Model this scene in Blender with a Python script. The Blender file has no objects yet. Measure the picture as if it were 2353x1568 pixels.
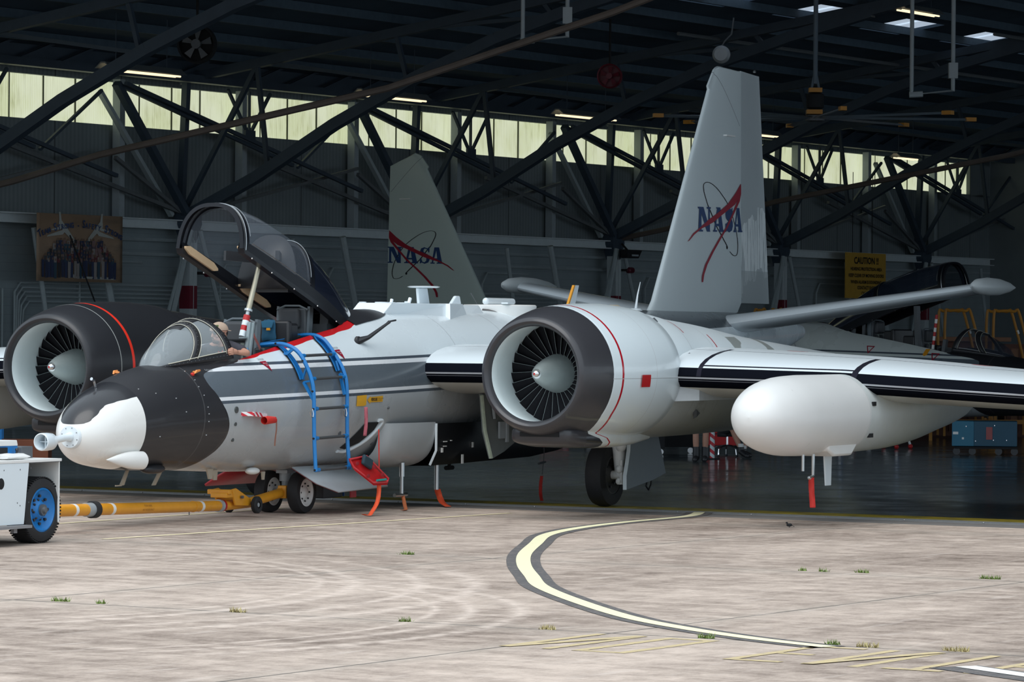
import bpy, bmesh, math, random
import numpy as np
from mathutils import Vector, Matrix
PI = math.pi
S = bpy.context.scene
# ------------------------------------------------------------------ camera
cam = bpy.data.cameras.new('camera'); camo = bpy.data.objects.new('camera', cam)
S.collection.objects.link(camo); S.camera = camo
camo.location = (0, 0, 2.3)
camo.rotation_mode = 'XYZ'
camo.rotation_euler = (PI/2 - .0025, -.0079, 0)
cam.sensor_width = 36; cam.lens = 8830/2353*36
cam.clip_start = .5; cam.clip_end = 2000
# ------------------------------------------------------------------ sky and sun
W = bpy.data.worlds.new('overcast'); S.world = W; W.use_nodes = True
wn = W.node_tree; wn.nodes.clear()
wo = wn.nodes.new('ShaderNodeOutputWorld'); bg = wn.nodes.new('ShaderNodeBackground')
tcn = wn.nodes.new('ShaderNodeTexCoord'); sx = wn.nodes.new('ShaderNodeSeparateXYZ'); cr = wn.nodes.new('ShaderNodeValToRGB')
nz = wn.nodes.new('ShaderNodeTexNoise'); nz.inputs['Scale'].default_value = 2.2; nz.inputs['Detail'].default_value = 5
ad = wn.nodes.new('ShaderNodeMath'); ad.operation = 'MULTIPLY_ADD'; ad.inputs[1].default_value = .35
sb = wn.nodes.new('ShaderNodeMath'); sb.operation = 'SUBTRACT'; sb.inputs[1].default_value = .17
wn.links.new(tcn.outputs['Generated'], sx.inputs[0]); wn.links.new(tcn.outputs['Generated'], nz.inputs['Vector'])
wn.links.new(nz.outputs[0], ad.inputs[0]); wn.links.new(sx.outputs['Z'], ad.inputs[2]); wn.links.new(ad.outputs[0], sb.inputs[0])
wn.links.new(sb.outputs[0], cr.inputs[0])
e = cr.color_ramp.elements
e[0].position = 0; e[0].color = (.74, .90, 1.04, 1); e[1].position = .8; e[1].color = (.84, .96, 1.06, 1)
k = e.new(.12); k.color = (.82, .97, 1.10, 1)
wn.links.new(cr.outputs[0], bg.inputs[0]); bg.inputs[1].default_value = 1.15
wn.links.new(bg.outputs[0], wo.inputs[0])
sun = bpy.data.lights.new('sun', 'SUN'); suno = bpy.data.objects.new('sun', sun); S.collection.objects.link(suno)
sun.energy = 1.7; sun.angle = math.radians(50); sun.color = (1, .97, .93)
suno.rotation_euler = Vector((-.25, -.55, 1.0)).to_track_quat('Z', 'Y').to_euler()
S.view_settings.view_transform = 'Standard'; S.view_settings.look = 'None'
S.view_settings.exposure = 0.0; S.view_settings.gamma = 1; S.view_settings.use_curve_mapping = False

# ------------------------------------------------------------------ node helper
class X:
    nt = None
    def __init__(s, v): s.v = v
    @staticmethod
    def op(o, *a):
        n = X.nt.nodes.new('ShaderNodeMath'); n.operation = o
        for i, q in enumerate(a):
            q = q.v if isinstance(q, X) else q
            if isinstance(q, (int, float)): n.inputs[i].default_value = q
            else: X.nt.links.new(q, n.inputs[i])
        return X(n.outputs[0])
    def __add__(s, o): return X.op('ADD', s, o)
    __radd__ = __add__
    def __sub__(s, o): return X.op('SUBTRACT', s, o)
    def __rsub__(s, o): return X.op('SUBTRACT', o, s)
    def __mul__(s, o): return X.op('MULTIPLY', s, o)
    __rmul__ = __mul__
    def __truediv__(s, o): return X.op('DIVIDE', s, o)
    def gt(s, o): return X.op('GREATER_THAN', s, o)
    def lt(s, o): return X.op('LESS_THAN', s, o)
    def abs(s): return X.op('ABSOLUTE', s)
def between(x, a, b): return x.gt(a)*x.lt(b)
def OR(a, b): return X.op('MAXIMUM', a, b)
def coords(kind='Object'):
    t = X.nt.nodes.new('ShaderNodeTexCoord'); q = X.nt.nodes.new('ShaderNodeSeparateXYZ')
    X.nt.links.new(t.outputs[kind], q.inputs[0])
    return X(q.outputs[0]), X(q.outputs[1]), X(q.outputs[2]), t.outputs[kind]
def noise(scale, detail=4, vec=None, rough=.55, stretch=None):
    n = X.nt.nodes.new('ShaderNodeTexNoise'); n.inputs['Scale'].default_value = scale
    n.inputs['Detail'].default_value = detail; n.inputs['Roughness'].default_value = rough
    if vec is None: vec = coords()[3]
    if stretch:
        m = X.nt.nodes.new('ShaderNodeMapping'); m.inputs['Scale'].default_value = stretch[0]
        if len(stretch) > 1: m.inputs['Rotation'].default_value = stretch[1]
        X.nt.links.new(vec, m.inputs[0]); vec = m.outputs[0]
    X.nt.links.new(vec, n.inputs['Vector']); return X(n.outputs[0])
def curve(x, pts, lo=-1., hi=4.):
    """piecewise y(x); x and y in scene units"""
    xs = [p[0] for p in pts]; ys = [p[1] for p in pts]; y0, y1 = min(ys)-.01, max(ys)+.01
    n = X.nt.nodes.new('ShaderNodeValToRGB'); n.color_ramp.interpolation = 'CARDINAL' if len(pts) > 6 else 'LINEAR'
    t = (x-xs[0])/(xs[-1]-xs[0]); X.nt.links.new(t.v, n.inputs[0])
    el = n.color_ramp.elements
    while len(el) < len(pts): el.new(.5)
    for i, (a, b) in enumerate(pts):
        el[i].position = (a-xs[0])/(xs[-1]-xs[0])
    for i, (a, b) in enumerate(pts):
        c = (b-y0)/(y1-y0); el[i].color = (c, c, c, 1)
    b = X.nt.nodes.new('ShaderNodeSeparateColor'); X.nt.links.new(n.outputs[0], b.inputs[0])
    return X(b.outputs[0])*(y1-y0)+y0
def mix(f, a, b):
    n = X.nt.nodes.new('ShaderNodeMix'); n.data_type = 'RGBA'
    for i, q in ((6, a), (7, b)):
        if isinstance(q, tuple): n.inputs[i].default_value = (*q, 1)
        else: X.nt.links.new(q, n.inputs[i])
    if isinstance(f, X): X.nt.links.new(f.v, n.inputs[0])
    else: n.inputs[0].default_value = f
    return n.outputs[2]
MATS = {}
def mat(name, col=(.5, .5, .5), rough=.5, metal=0, fn=None, coat=0, emit=None, alpha=None, spec=None, bump=None, trans=None, rfn=None):
    if name in MATS: return MATS[name]
    m = bpy.data.materials.new(name); m.use_nodes = True; nt = m.node_tree; X.nt = nt
    b = nt.nodes['Principled BSDF']
    b.inputs['Roughness'].default_value = rough; b.inputs['Metallic'].default_value = metal
    b.inputs['Base Color'].default_value = (*col, 1)
    if coat: b.inputs['Coat Weight'].default_value = coat; b.inputs['Coat Roughness'].default_value = .08
    if spec is not None: b.inputs['Specular IOR Level'].default_value = spec
    if emit: b.inputs['Emission Color'].default_value = (*emit[0], 1); b.inputs['Emission Strength'].default_value = emit[1]
    if alpha is not None: b.inputs['Alpha'].default_value = alpha
    if trans is not None: b.inputs['Transmission Weight'].default_value = trans
    if fn: nt.links.new(fn(), b.inputs['Base Color'])
    if rfn:
        r = rfn(); nt.links.new(r.v, b.inputs['Roughness'])
    if bump:
        h = bump[0](); bn = nt.nodes.new('ShaderNodeBump'); bn.inputs['Strength'].default_value = bump[1]; bn.inputs['Distance'].default_value = bump[2]
        nt.links.new(h.v, bn.inputs['Height']); nt.links.new(bn.outputs[0], b.inputs['Normal'])
    MATS[name] = m; return m
def soft(name, c, rough=.5, metal=0, amt=.12, sc=6, **k):
    """a plain colour with slight uneven wear"""
    def fn():
        return mix(noise(sc, 5), tuple(x*(1-amt) for x in c), tuple(min(1, x*(1+amt)) for x in c))
    return mat(name, c, rough, metal, fn, **k)

# ------------------------------------------------------------------ mesh builder
class MB:
    def __init__(s): s.v = []; s.f = []; s.m = []; s.mi = 0; s.T = None
    def mat(s, i): s.mi = i; return s
    def add(s, vs, fs):
        o = len(s.v)
        if s.T is not None: vs = [tuple(s.T @ Vector(q)) for q in vs]
        s.v += [tuple(q) for q in vs]; s.f += [tuple(i+o for i in f) for f in fs]; s.m += [s.mi]*len(fs); return s
    def box(s, c, d, R=None):
        x, y, z = d[0]/2, d[1]/2, d[2]/2; vs = [Vector((i*x, j*y, k*z)) for i in (-1, 1) for j in (-1, 1) for k in (-1, 1)]
        if R is not None: vs = [R @ q for q in vs]
        vs = [q+Vector(c) for q in vs]
        return s.add(vs, [(0, 1, 3, 2), (4, 6, 7, 5), (0, 4, 5, 1), (2, 3, 7, 6), (0, 2, 6, 4), (1, 5, 7, 3)])
    def bar(s, a, b, w, h=None, up=(0, 0, 1)):
        """rectangular bar from a to b, width w, height h"""
        h = h or w; a = Vector(a); b = Vector(b); d = (b-a); L = d.length; d.normalize(); up = Vector(up)
        if abs(d.dot(up)) > .98: up = Vector((1, 0, 0))
        sd = d.cross(up).normalized(); u2 = sd.cross(d)
        R = Matrix((d, sd, u2)).transposed()
        return s.box((a+b)/2, (L, w, h), R)
    def tube(s, pts, r, n=8, cap=True, closed=False):
        pts = [Vector(p) for p in pts]; rs = r if isinstance(r, (list, tuple)) else [r]*len(pts)
        N = len(pts); rings = []; prev = None
        for i, p in enumerate(pts):
            if closed: t = (pts[(i+1) % N]-pts[i-1])
            else: t = pts[min(i+1, N-1)]-pts[max(i-1, 0)]
            if t.length < 1e-9: t = Vector((0, 0, 1))
            t.normalize()
            if prev is None:
                a = Vector((0, 0, 1)) if abs(t.z) < .9 else Vector((1, 0, 0)); sd = t.cross(a).normalized()
            else:
                sd = prev - t*prev.dot(t); sd.normalize()
            prev = sd; up = sd.cross(t)
            rings.append([p + (sd*math.cos(2*PI*j/n)+up*math.sin(2*PI*j/n))*rs[i] for j in range(n)])
        vs = [q for R_ in rings for q in R_]; fs = []
        for i in range(N if closed else N-1):
            k = (i+1) % N
            for j in range(n): fs.append((i*n+j, i*n+(j+1) % n, k*n+(j+1) % n, k*n+j))
        if cap and not closed: fs += [tuple(range(n-1, -1, -1)), tuple((N-1)*n+j for j in range(n))]
        return s.add(vs, fs)
    def loft(s, rings, closed=True, cap0=False, cap1=False, flip=False):
        n = len(rings[0]); vs = [q for r in rings for q in r]; fs = []
        for i in range(len(rings)-1):
            for j in range(n if closed else n-1):
                k = (j+1) % n; f = (i*n+j, i*n+k, (i+1)*n+k, (i+1)*n+j); fs.append(f[::-1] if flip else f)
        if cap0: fs.append(tuple(range(n-1, -1, -1)))
        if cap1: fs.append(tuple((len(rings)-1)*n+j for j in range(n)))
        return s.add(vs, fs)
    def rev(s, prof, c=(0, 0, 0), n=48, axis='x', cap0=False, cap1=False):
        """revolve profile [(pos, radius)] about axis through c"""
        rings = []
        for (p, r) in prof:
            ring = []
            for j in range(n):
                t = 2*PI*j/n; a, b = r*math.cos(t), r*math.sin(t)
                q = {'x': (p, a, b), 'y': (a, p, b), 'z': (a, b, p)}[axis]
                ring.append((c[0]+q[0], c[1]+q[1], c[2]+q[2]))
            rings.append(ring)
        return s.loft(rings, True, cap0, cap1)
    def prism(s, poly, d):
        """poly: list of 3d points, extruded along vector d"""
        n = len(poly); d = Vector(d); a = [Vector(p) for p in poly]; vs = a+[p+d for p in a]
        fs = [tuple(range(n-1, -1, -1)), tuple(range(n, 2*n))]+[(j, (j+1) % n, n+(j+1) % n, n+j) for j in range(n)]
        return s.add(vs, fs)
    def sphere(s, c, r, n=16, sc=(1, 1, 1)):
        rings = []
        for i in range(1, n//2):
            t = PI*i/(n//2); rings.append([(c[0]+r*sc[0]*math.sin(t)*math.cos(2*PI*j/n), c[1]+r*sc[1]*math.sin(t)*math.sin(2*PI*j/n), c[2]+r*sc[2]*math.cos(t)) for j in range(n)])
        return s.loft(rings, True, True, True)
    def build(s, name, mats, parent=None, smooth=35, bevel=0, sub=0):
        me = bpy.data.meshes.new(name); me.from_pydata(s.v, [], s.f); 
        if not isinstance(mats, (list, tuple)): mats = [mats]
        for m in mats: me.materials.append(m)
        me.polygons.foreach_set('material_index', s.m)
        bm = bmesh.new(); bm.from_mesh(me); bmesh.ops.recalc_face_normals(bm, faces=bm.faces)
        if smooth:
            a = math.radians(smooth)
            for f in bm.faces: f.smooth = True
            for ed in bm.edges:
                if len(ed.link_faces) == 2 and ed.calc_face_angle(0) > a: ed.smooth = False
        bm.to_mesh(me); bm.free()
        o = bpy.data.objects.new(name, me); S.collection.objects.link(o)
        if parent: o.parent = parent
        if bevel:
            b = o.modifiers.new('bevel', 'BEVEL'); b.width = bevel; b.segments = 2; b.limit_method = 'ANGLE'
        if sub:
            b = o.modifiers.new('sub', 'SUBSURF'); b.levels = sub; b.render_levels = sub
        return o
def split_loose(o, name):
    '''separate the loose pieces of a mesh into objects of their own'''
    me = o.data; bm = bmesh.new(); bm.from_mesh(me); bm.verts.ensure_lookup_table(); seen = set(); isl = []
    for v0 in bm.verts:
        if v0.index in seen: continue
        st_, cur = [v0], []; seen.add(v0.index)
        while st_:
            a_ = st_.pop(); cur.append(a_.index)
            for e_ in a_.link_edges:
                b_ = e_.other_vert(a_)
                if b_.index not in seen: seen.add(b_.index); st_.append(b_)
        isl.append(set(cur))
    out = []
    for s_ in isl:
        ids = sorted(s_); mp = {q: i for i, q in enumerate(ids)}; fs = [f for f in bm.faces if f.verts[0].index in s_]
        m2 = bpy.data.meshes.new(name); m2.from_pydata([tuple(bm.verts[q].co) for q in ids], [], [tuple(mp[v.index] for v in f.verts) for f in fs])
        for mm in me.materials: m2.materials.append(mm)
        for p_, f in zip(m2.polygons, fs): p_.use_smooth = f.smooth; p_.material_index = f.material_index
        m2.set_sharp_from_angle(angle=.7)
        c = o.copy(); c.data = m2; c.name = name; S.collection.objects.link(c); out.append(c)
    bm.free(); bpy.data.objects.remove(o); return out
def tag(o, label, cat, group=None, kind=None):
    if label: o['label'] = label
    if cat: o['category'] = cat
    if group: o['group'] = group
    if kind: o['kind'] = kind
    return o
def struct(o, label=None):
    o['kind'] = 'structure'
    if label: o['label'] = label
    return o
def empty(name, loc=(0, 0, 0), rz=0):
    o = bpy.data.objects.new(name, None); S.collection.objects.link(o); o.location = loc; o.rotation_euler = (0, 0, rz); o.empty_display_size = .3; return o
def part_label(o, l): o['label'] = l; return o
def copy_tree(o, parent=None):
    c = o.copy(); S.collection.objects.link(c)
    if parent: c.parent = parent
    for ch in list(o.children): copy_tree(ch, c)
    return c
def smoothi(pts):
    """monotone cubic interpolation of [(x, y...)]"""
    P = np.array(pts, float); x = P[:, 0]; Y = P[:, 1:]
    h = np.diff(x)[:, None]; d = np.diff(Y, axis=0)/h; m = np.zeros_like(Y); m[0] = d[0]; m[-1] = d[-1]
    for i in range(1, len(x)-1):
        for j in range(Y.shape[1]):
            a, b = d[i-1, j], d[i, j]; m[i, j] = 0 if a*b <= 0 else 2*a*b/(a+b)
    def f(t):
        t = min(max(t, x[0]), x[-1]); i = min(int(np.searchsorted(x, t, 'right'))-1, len(x)-2); i = max(i, 0)
        hh = x[i+1]-x[i]; s_ = (t-x[i])/hh
        r = (2*s_**3-3*s_**2+1)*Y[i]+(s_**3-2*s_**2+s_)*hh*m[i]+(-2*s_**3+3*s_**2)*Y[i+1]+(s_**3-s_**2)*hh*m[i+1]
        return r if len(r) > 1 else float(r[0])
    return f
def decal(name, polys, fn, m, parent, cuts=2, maxlen=.12):
    """flat polygons [(u,v)...] laid on a surface by fn(u,v)->(x,y,z)"""
    bm = bmesh.new()
    for poly in polys:
        vs = [bm.verts.new((p[0], p[1], 0)) for p in poly]; bm.faces.new(vs)
    lay = bm.verts.layers.int.new('k'); bm.faces.ensure_lookup_table()
    for i, f_ in enumerate(bm.faces):
        for q in f_.verts: q[lay] = i
    bmesh.ops.triangulate(bm, faces=bm.faces)
    for _ in range(6):
        ed = [q for q in bm.edges if q.calc_length() > maxlen]
        if not ed: break
        bmesh.ops.subdivide_edges(bm, edges=ed, cuts=1); bmesh.ops.triangulate(bm, faces=bm.faces)
    for q in bm.verts: q.co = Vector(fn(q.co.x, q.co.y))
    bm.normal_update(); nn_ = [q.normal.copy() for q in bm.verts]
    for q, n_ in zip(bm.verts, nn_): q.co += n_*((q[lay] % 7)*.0004)
    me = bpy.data.meshes.new(name); bm.to_mesh(me); bm.free(); me.materials.append(m)
    o = bpy.data.objects.new(name, me); S.collection.objects.link(o)
    if parent: o.parent = parent
    return o
def text_polys(txt, size=1., sx=1., ox=0, oy=0, align='LEFT', bold=0.0):
    cu = bpy.data.curves.new('t', 'FONT'); cu.body = txt; cu.size = size; cu.align_x = align; cu.resolution_u = 2; cu.offset = bold
    o = bpy.data.objects.new('t', cu); S.collection.objects.link(o)
    bpy.context.view_layer.update()
    me = o.to_mesh(); out = [[(me.vertices[i].co.x*sx+ox, me.vertices[i].co.y+oy) for i in p.vertices] for p in me.polygons]
    o.to_mesh_clear(); bpy.data.objects.remove(o); bpy.data.curves.remove(cu); return out
def merge_decal(name, sets, fn, parent, maxlen=.12):
    pass
# hangar frame: u into the hangar from the door line, v to the left along the door line
TH = Vector((0, 51.14, 0)); UU = Vector((math.sin(math.radians(31.8)), math.cos(math.radians(31.8)), 0)); VV = Vector((-UU.y, UU.x, 0))
def H(u, v, z): return TH + u*UU + v*VV + Vector((0, 0, z))
HANG = Matrix((( UU.x, VV.x, 0, TH.x), (UU.y, VV.y, 0, TH.y), (0, 0, 1, 0), (0, 0, 0, 1)))
def hb(mb): mb.T = HANG; return mb

# ------------------------------------------------------------------ materials
M = {}
M['white'] = soft('white_gloss_paint', (.76, .83, .87), .22, amt=.03, sc=2, coat=.4)
M['whitem'] = soft('white_satin_paint', (.82, .82, .80), .38, amt=.04)
M['black'] = soft('black_satin_paint', (.022, .023, .027), .42, amt=.25, sc=9)
M['blackg'] = soft('black_gloss_boot', (.010, .011, .016), .13, amt=.2)
M['nacb'] = soft('charcoal_lip_paint', (.034, .034, .040), .45, amt=.15, sc=3)
M['duct'] = soft('pale_duct_paint', (.82, .92, .94), .3, amt=.03)
M['grey'] = soft('grey_paint', (.36, .39, .41), .35, amt=.08, sc=3)
M['dgrey'] = soft('dark_grey_paint', (.10, .11, .12), .5, amt=.2)
M['metal'] = soft('bare_metal', (.55, .57, .58), .28, 1., amt=.1, sc=12)
M['spin'] = soft('spinner_metal', (.42, .47, .47), .38, .55, amt=.15, sc=5)
M['chrome'] = soft('polished_steel', (.75, .75, .76), .12, 1., amt=.05)
M['rubber'] = soft('tyre_rubber', (.018, .018, .020), .75, amt=.25, sc=20)
M['red'] = soft('red_paint', (.50, .012, .015), .35, amt=.1)
M['redc'] = soft('red_streamer_cloth', (.62, .03, .02), .7, amt=.15, sc=20)
M['orange'] = soft('orange_streamer_cloth', (.85, .10, .03), .7, amt=.15, sc=20)
M['orangew'] = soft('faded_orange_cloth', (.55, .16, .06), .8, amt=.2, sc=20)
M['blue'] = soft('blue_ladder_paint', (.010, .18, .50), .4, amt=.12, sc=14)
M['yellow'] = soft('yellow_towbar_paint', (.78, .33, .02), .4, amt=.15, sc=7)
M['navy'] = soft('navy_lettering', (.015, .05, .16), .4, amt=.05)
M['logored'] = soft('dark_red_lettering', (.33, .01, .03), .4, amt=.05)
M['tan'] = soft('tan_padding', (.72, .52, .32), .7, amt=.1)
M['glass'] = mat('clear_canopy_glass', (.75, .84, .88), .04, alpha=.30, spec=.8)
M['glassd'] = mat('dark_canopy_glass', (.05, .06, .09), .05, alpha=.42, spec=.9)
M['wred'] = soft('gear_bay_red', (.32, .012, .02), .45, amt=.2)
M['dark'] = soft('dark_void', (.008, .009, .011), .8, amt=.3)
M['skin'] = soft('skin', (.52, .27, .19), .55, amt=.08, sc=25)
M['cloth'] = soft('dark_work_shirt', (.045, .045, .06), .85, amt=.2, sc=30)
M['hair'] = soft('dark_hair', (.02, .015, .012), .8)
M['wallw'] = None
# ================================================================== GROUND
AP_U = (-70, 0); 
def apron_col():
    x, y, z, v = coords()     # object coords = hangar u, v
    n1 = noise(.35, 6, v, .6, ((.45, 1.2, 1),)); n2 = noise(3.0, 8, v, .7, ((1, 1, 1),)); n3 = noise(28, 3, v, .7)
    streak = noise(1.6, 6, v, .65, ((2.2, .35, 1), (0, 0, .9)))
    c = mix(curve(n1*.34+n2*.32+streak*.22+noise(13, 6, v, .75)*.12, [(.40, 0), (.585, 1)]), (.185, .140, .113), (.60, .49, .415))
    c = mix(curve(n3, [(.55, 0), (.75, .30)]), c, (.66, .56, .50))
    c = mix(curve(n3, [(.28, .35), (.42, 0)]), c, (.10, .085, .08))
    # slab joints every 7.62 m by 5.85 m
    wob = (noise(1.3, 4, v)-.5)*.05
    ju = X.op('PINGPONG', x+6.69+76.2, 3.81); jv = X.op('PINGPONG', y+3.375+58.5, 2.925)
    ju = (3.81-ju+wob).abs(); jv = (2.925-jv+wob*.6).abs()
    jw = X.op('MINIMUM', ju*.48+noise(2.5, 5, v)*.012, jv)
    c = mix(jw.lt(.016), c, (.055, .048, .045))
    c = mix(curve(jw, [(.016, .25), (.30, 0)]), c, (.48, .42, .36))
    # pale swept tyre scrubs
    def ring(cx, cy, r, w, lo=None):
        dx = x-cx; dy = y-cy; d = X.op('SQRT', dx*dx+dy*dy); k = curve((d-r).abs(), [(0, 1), (w, 0)])
        if lo: k = k*lo(dx, dy)
        return k
    def band(v_, a, b, ft=.3):
        return curve(v_, [(a-ft, 0), (a, 1), (b, 1), (b+ft, 0)])
    sc = None
    for (cx, cy, r, w) in ((-18.0, -2.2, 5.9, .07), (-18.0, -2.2, 6.2, .12), (-18.0, -2.2, 6.8, .1), (-18, -2.2, 7.3, .16), (-19.5, -5.6, 5.2, .09), (-19.5, -5.6, 5.6, .12), (-19.5, -5.6, 4.9, .06), (-25, 4, 9, .12), (-24, 3.5, 9.6, .08), (-26, -4, 6, .1)):
        k = ring(cx, cy, r, w, lambda dx, dy: (X.op('MULTIPLY', dy, -1)).gt(.2)*band(dx, -1.5, 5.0, 1.5))
        sc = k if sc is None else OR(sc, k)
    sc = sc*curve(noise(6, 5, v), [(.35, .2), (.6, 1.)])
    c = mix(sc*.75, c, (.72, .60, .52))
    st = curve((noise(2.0, 3, v, .6, ((.5, 3.2, 1), (0, 0, .35)))), [(.58, 0), (.74, .5)])
    c = mix(st, c, (.62, .53, .47))
    return c
m_apron = mat('worn_concrete', rough=.85, fn=apron_col, spec=.2, bump=(lambda: noise(40, 4), .25, .01))
def flat(name, u0, u1, v0, v1, z, m, kind='structure', thick=.3):
    b = MB(); b.box(((u0+u1)/2, (v0+v1)/2, z-thick/2), (u1-u0, v1-v0, thick)); o = b.build(name, m, None, 0)
    o.matrix_world = HANG; o['kind'] = kind; return o
flat('ground', -140, -1.35, -120, 120, 0, m_apron)
m_strip = soft('threshold_steel_strip', (.20, .19, .185), .5, amt=.25, sc=5)
flat('trim_1', -1.35, -.62, -32, 31, .0, m_strip)
flat('trim_2', -.62, -.05, -32, 31, -.03, soft('door_rail_black', (.012, .012, .013), .7, amt=.3))
def rail():
    b = MB()
    for u in (-.52, -.34, -.16): b.box((u, -.5, -.02), (.05, 62, .05))
    for k in range(46):
        b.sphere((-.60, -20+k*1.07, .008), .014, 8)
    o = b.build('trim_3', soft('rail_steel', (.30, .30, .30), .4, .3), None); o.matrix_world = HANG; struct(o)
rail()
def floor_col():
    x, y, z, v = coords()
    n = noise(.5, 5, v); n2 = noise(3.5, 5, v, .6, ((3, .3, 1),))
    c = mix(n*.6+n2*.4, (.025, .036, .044), (.065, .082, .092))
    jw = X.op('MINIMUM', (X.op('PINGPONG', x, 3.05)), X.op('PINGPONG', y+1, 3.05))
    return mix(jw.lt(.012), c, (.01, .012, .014))
m_floor = mat('glossy_dark_floor_paint', rough=.16, fn=floor_col, spec=.75, rfn=lambda: curve(noise(1.2, 5), [(.3, .10), (.7, .26)]))
flat('floor', .62, 79.4, -32, 29.8, 0, m_floor)
def yb():
    x, y, z, v = coords(); n = noise(3, 6, v); return mix(curve(n, [(.4, 0), (.62, 1)]), (.60, .46, .03), (.32, .25, .04))
flat('trim_4', -.05, .62, -32, 31, .0, mat('worn_yellow_border', rough=.5, fn=yb))
def paint_fn(c1, c2, th=.47):
    def f():
        n = noise(7, 8, None, .7); n2 = noise(30, 4)
        return mix(curve(n*.6+n2*.4, [(.32, 1), (th-.04, 0)]), c1, c2)
    return f
m_yl = mat('pale_yellow_line_paint', rough=.7, fn=paint_fn((.90, .84, .55), (.62, .54, .34)))
m_yf = mat('faded_line_paint', rough=.8, fn=paint_fn((.58, .46, .25), (.42, .34, .25), .58))
m_yc = mat('cream_line_paint', rough=.7, fn=paint_fn((.86, .74, .48), (.62, .50, .36), .5))
m_bs = mat('black_line_border', rough=.85, fn=paint_fn((.10, .095, .095), (.24, .20, .18), .56))
m_wl = mat('white_line_paint', rough=.7, fn=paint_fn((.85, .84, .80), (.6, .56, .5)))
def spline(pts, n=12):
    P = [Vector(p) for p in pts]; out = []
    for i in range(len(P)-1):
        p0, p1, p2, p3 = P[max(i-1, 0)], P[i], P[i+1], P[min(i+2, len(P)-1)]
        for k in range(n):
            t = k/n; out.append(.5*((2*p1)+(p2-p0)*t+(2*p0-5*p1+4*p2-p3)*t*t+(3*p1-p0-3*p2+p3)*t**3))
    out.append(P[-1]); return out
def ribbon_pts(pts, w):
    L_, R_ = [], []
    for i, p in enumerate(pts):
        t = (pts[min(i+1, len(pts)-1)]-pts[max(i-1, 0)]).normalized(); n = Vector((-t.y, t.x, 0)); L_.append(p+n*w/2); R_.append(p-n*w/2)
    return L_, R_
def road_line(name, pts, w, z, m, label, cat='marking', n=12):
    P = spline([(p[0], p[1], z) for p in pts], n) if len(pts) > 2 else [Vector((*p, z)) for p in pts]
    a, c = ribbon_pts(P, w); b = MB(); b.loft([[tuple(x), tuple(y)] for x, y in zip(a, c)], closed=False)
    o = b.build(name, m, None, 0); o.matrix_world = HANG; o['kind'] = 'structure'; o['label'] = label; return o
cv = [(-.4, -3.1), (-1.49, -3.51), (-3.3, -3.66), (-4.9, -3.95), (-6.4, -4.45), (-8.0, -5.28), (-9.75, -6.22), (-11.32, -7.18), (-12.71, -8.12), (-13.94, -8.98), (-15.32, -10.17), (-16.65, -11.45), (-17.4, -12.4), (-17.95, -13.3), (-18.3, -14.1)]
road_line('painted_line', cv, .34, .004, m_bs, 'worn black border under the curved yellow line')
road_line('painted_line', cv, .145, .007, m_yl, 'pale yellow curved line sweeping across the apron')
road_line('painted_line', [(-10.25, -1.14), (-2.19, -1.35)], .10, .004, m_yc, 'thin faded straight line under the jet nose')
road_line('painted_line', [(-8.3, 1.30), (-3.0, 1.58)], .10, .004, m_yc, 'thin faded straight line behind the tow bar')
road_line('painted_line', [(-19.25, -15.55), (-20.4, -17.6)], .42, .004, m_bs, 'black border of the white dash')
road_line('painted_line', [(-19.2, -15.62), (-20.4, -17.6)], .17, .007, m_wl, 'short white line at the lower right corner')
def glyph(ch, ox, oy, w, h, t):
    L = {'N': [[(0, 0), (t, 0), (t, h), (0, h)], [(w-t, 0), (w, 0), (w, h), (w-t, h)], [(0, h), (t*1.2, h), (w, 0), (w-t*1.2, 0)]],
         'O': [[(0, 0), (t, 0), (t, h), (0, h)], [(w-t, 0), (w, 0), (w, h), (w-t, h)], [(0, 0), (w, 0), (w, t), (0, t)], [(0, h-t), (w, h-t), (w, h), (0, h)]],
         'E': [[(0, 0), (t, 0), (t, h), (0, h)], [(0, 0), (w, 0), (w, t), (0, t)], [(0, h-t), (w, h-t), (w, h), (0, h)], [(0, h/2-t/2), (w*.8, h/2-t/2), (w*.8, h/2+t/2), (0, h/2+t/2)]],
         'T': [[(w/2-t/2, 0), (w/2+t/2, 0), (w/2+t/2, h), (w/2-t/2, h)], [(0, h-t), (w, h-t), (w, h), (0, h)]],
         'R': [[(0, 0), (t, 0), (t, h), (0, h)], [(0, h-t), (w, h-t), (w, h), (0, h)], [(w-t, h/2), (w, h/2), (w, h), (w-t, h)], [(0, h/2-t/2), (w, h/2-t/2), (w, h/2+t/2), (0, h/2+t/2)], [(w*.4, h/2), (w*.4+t, h/2), (w, 0), (w-t, 0)]],
         'Y': [[(w/2-t/2, 0), (w/2+t/2, 0), (w/2+t/2, h/2), (w/2-t/2, h/2)], [(w/2-t/2, h/2), (w/2+t/2, h/2), (t, h), (0, h)], [(w/2-t/2, h/2), (w/2+t/2, h/2), (w, h), (w-t, h)]]}
    return [[(ox+a, oy+b) for a, b in p] for p in L[ch]]
gp = []
for i, ch in enumerate('NO ENTRY'):
    if ch != ' ': gp += glyph(ch, i*.72, 0, .52, 1.5, .10)
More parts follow.
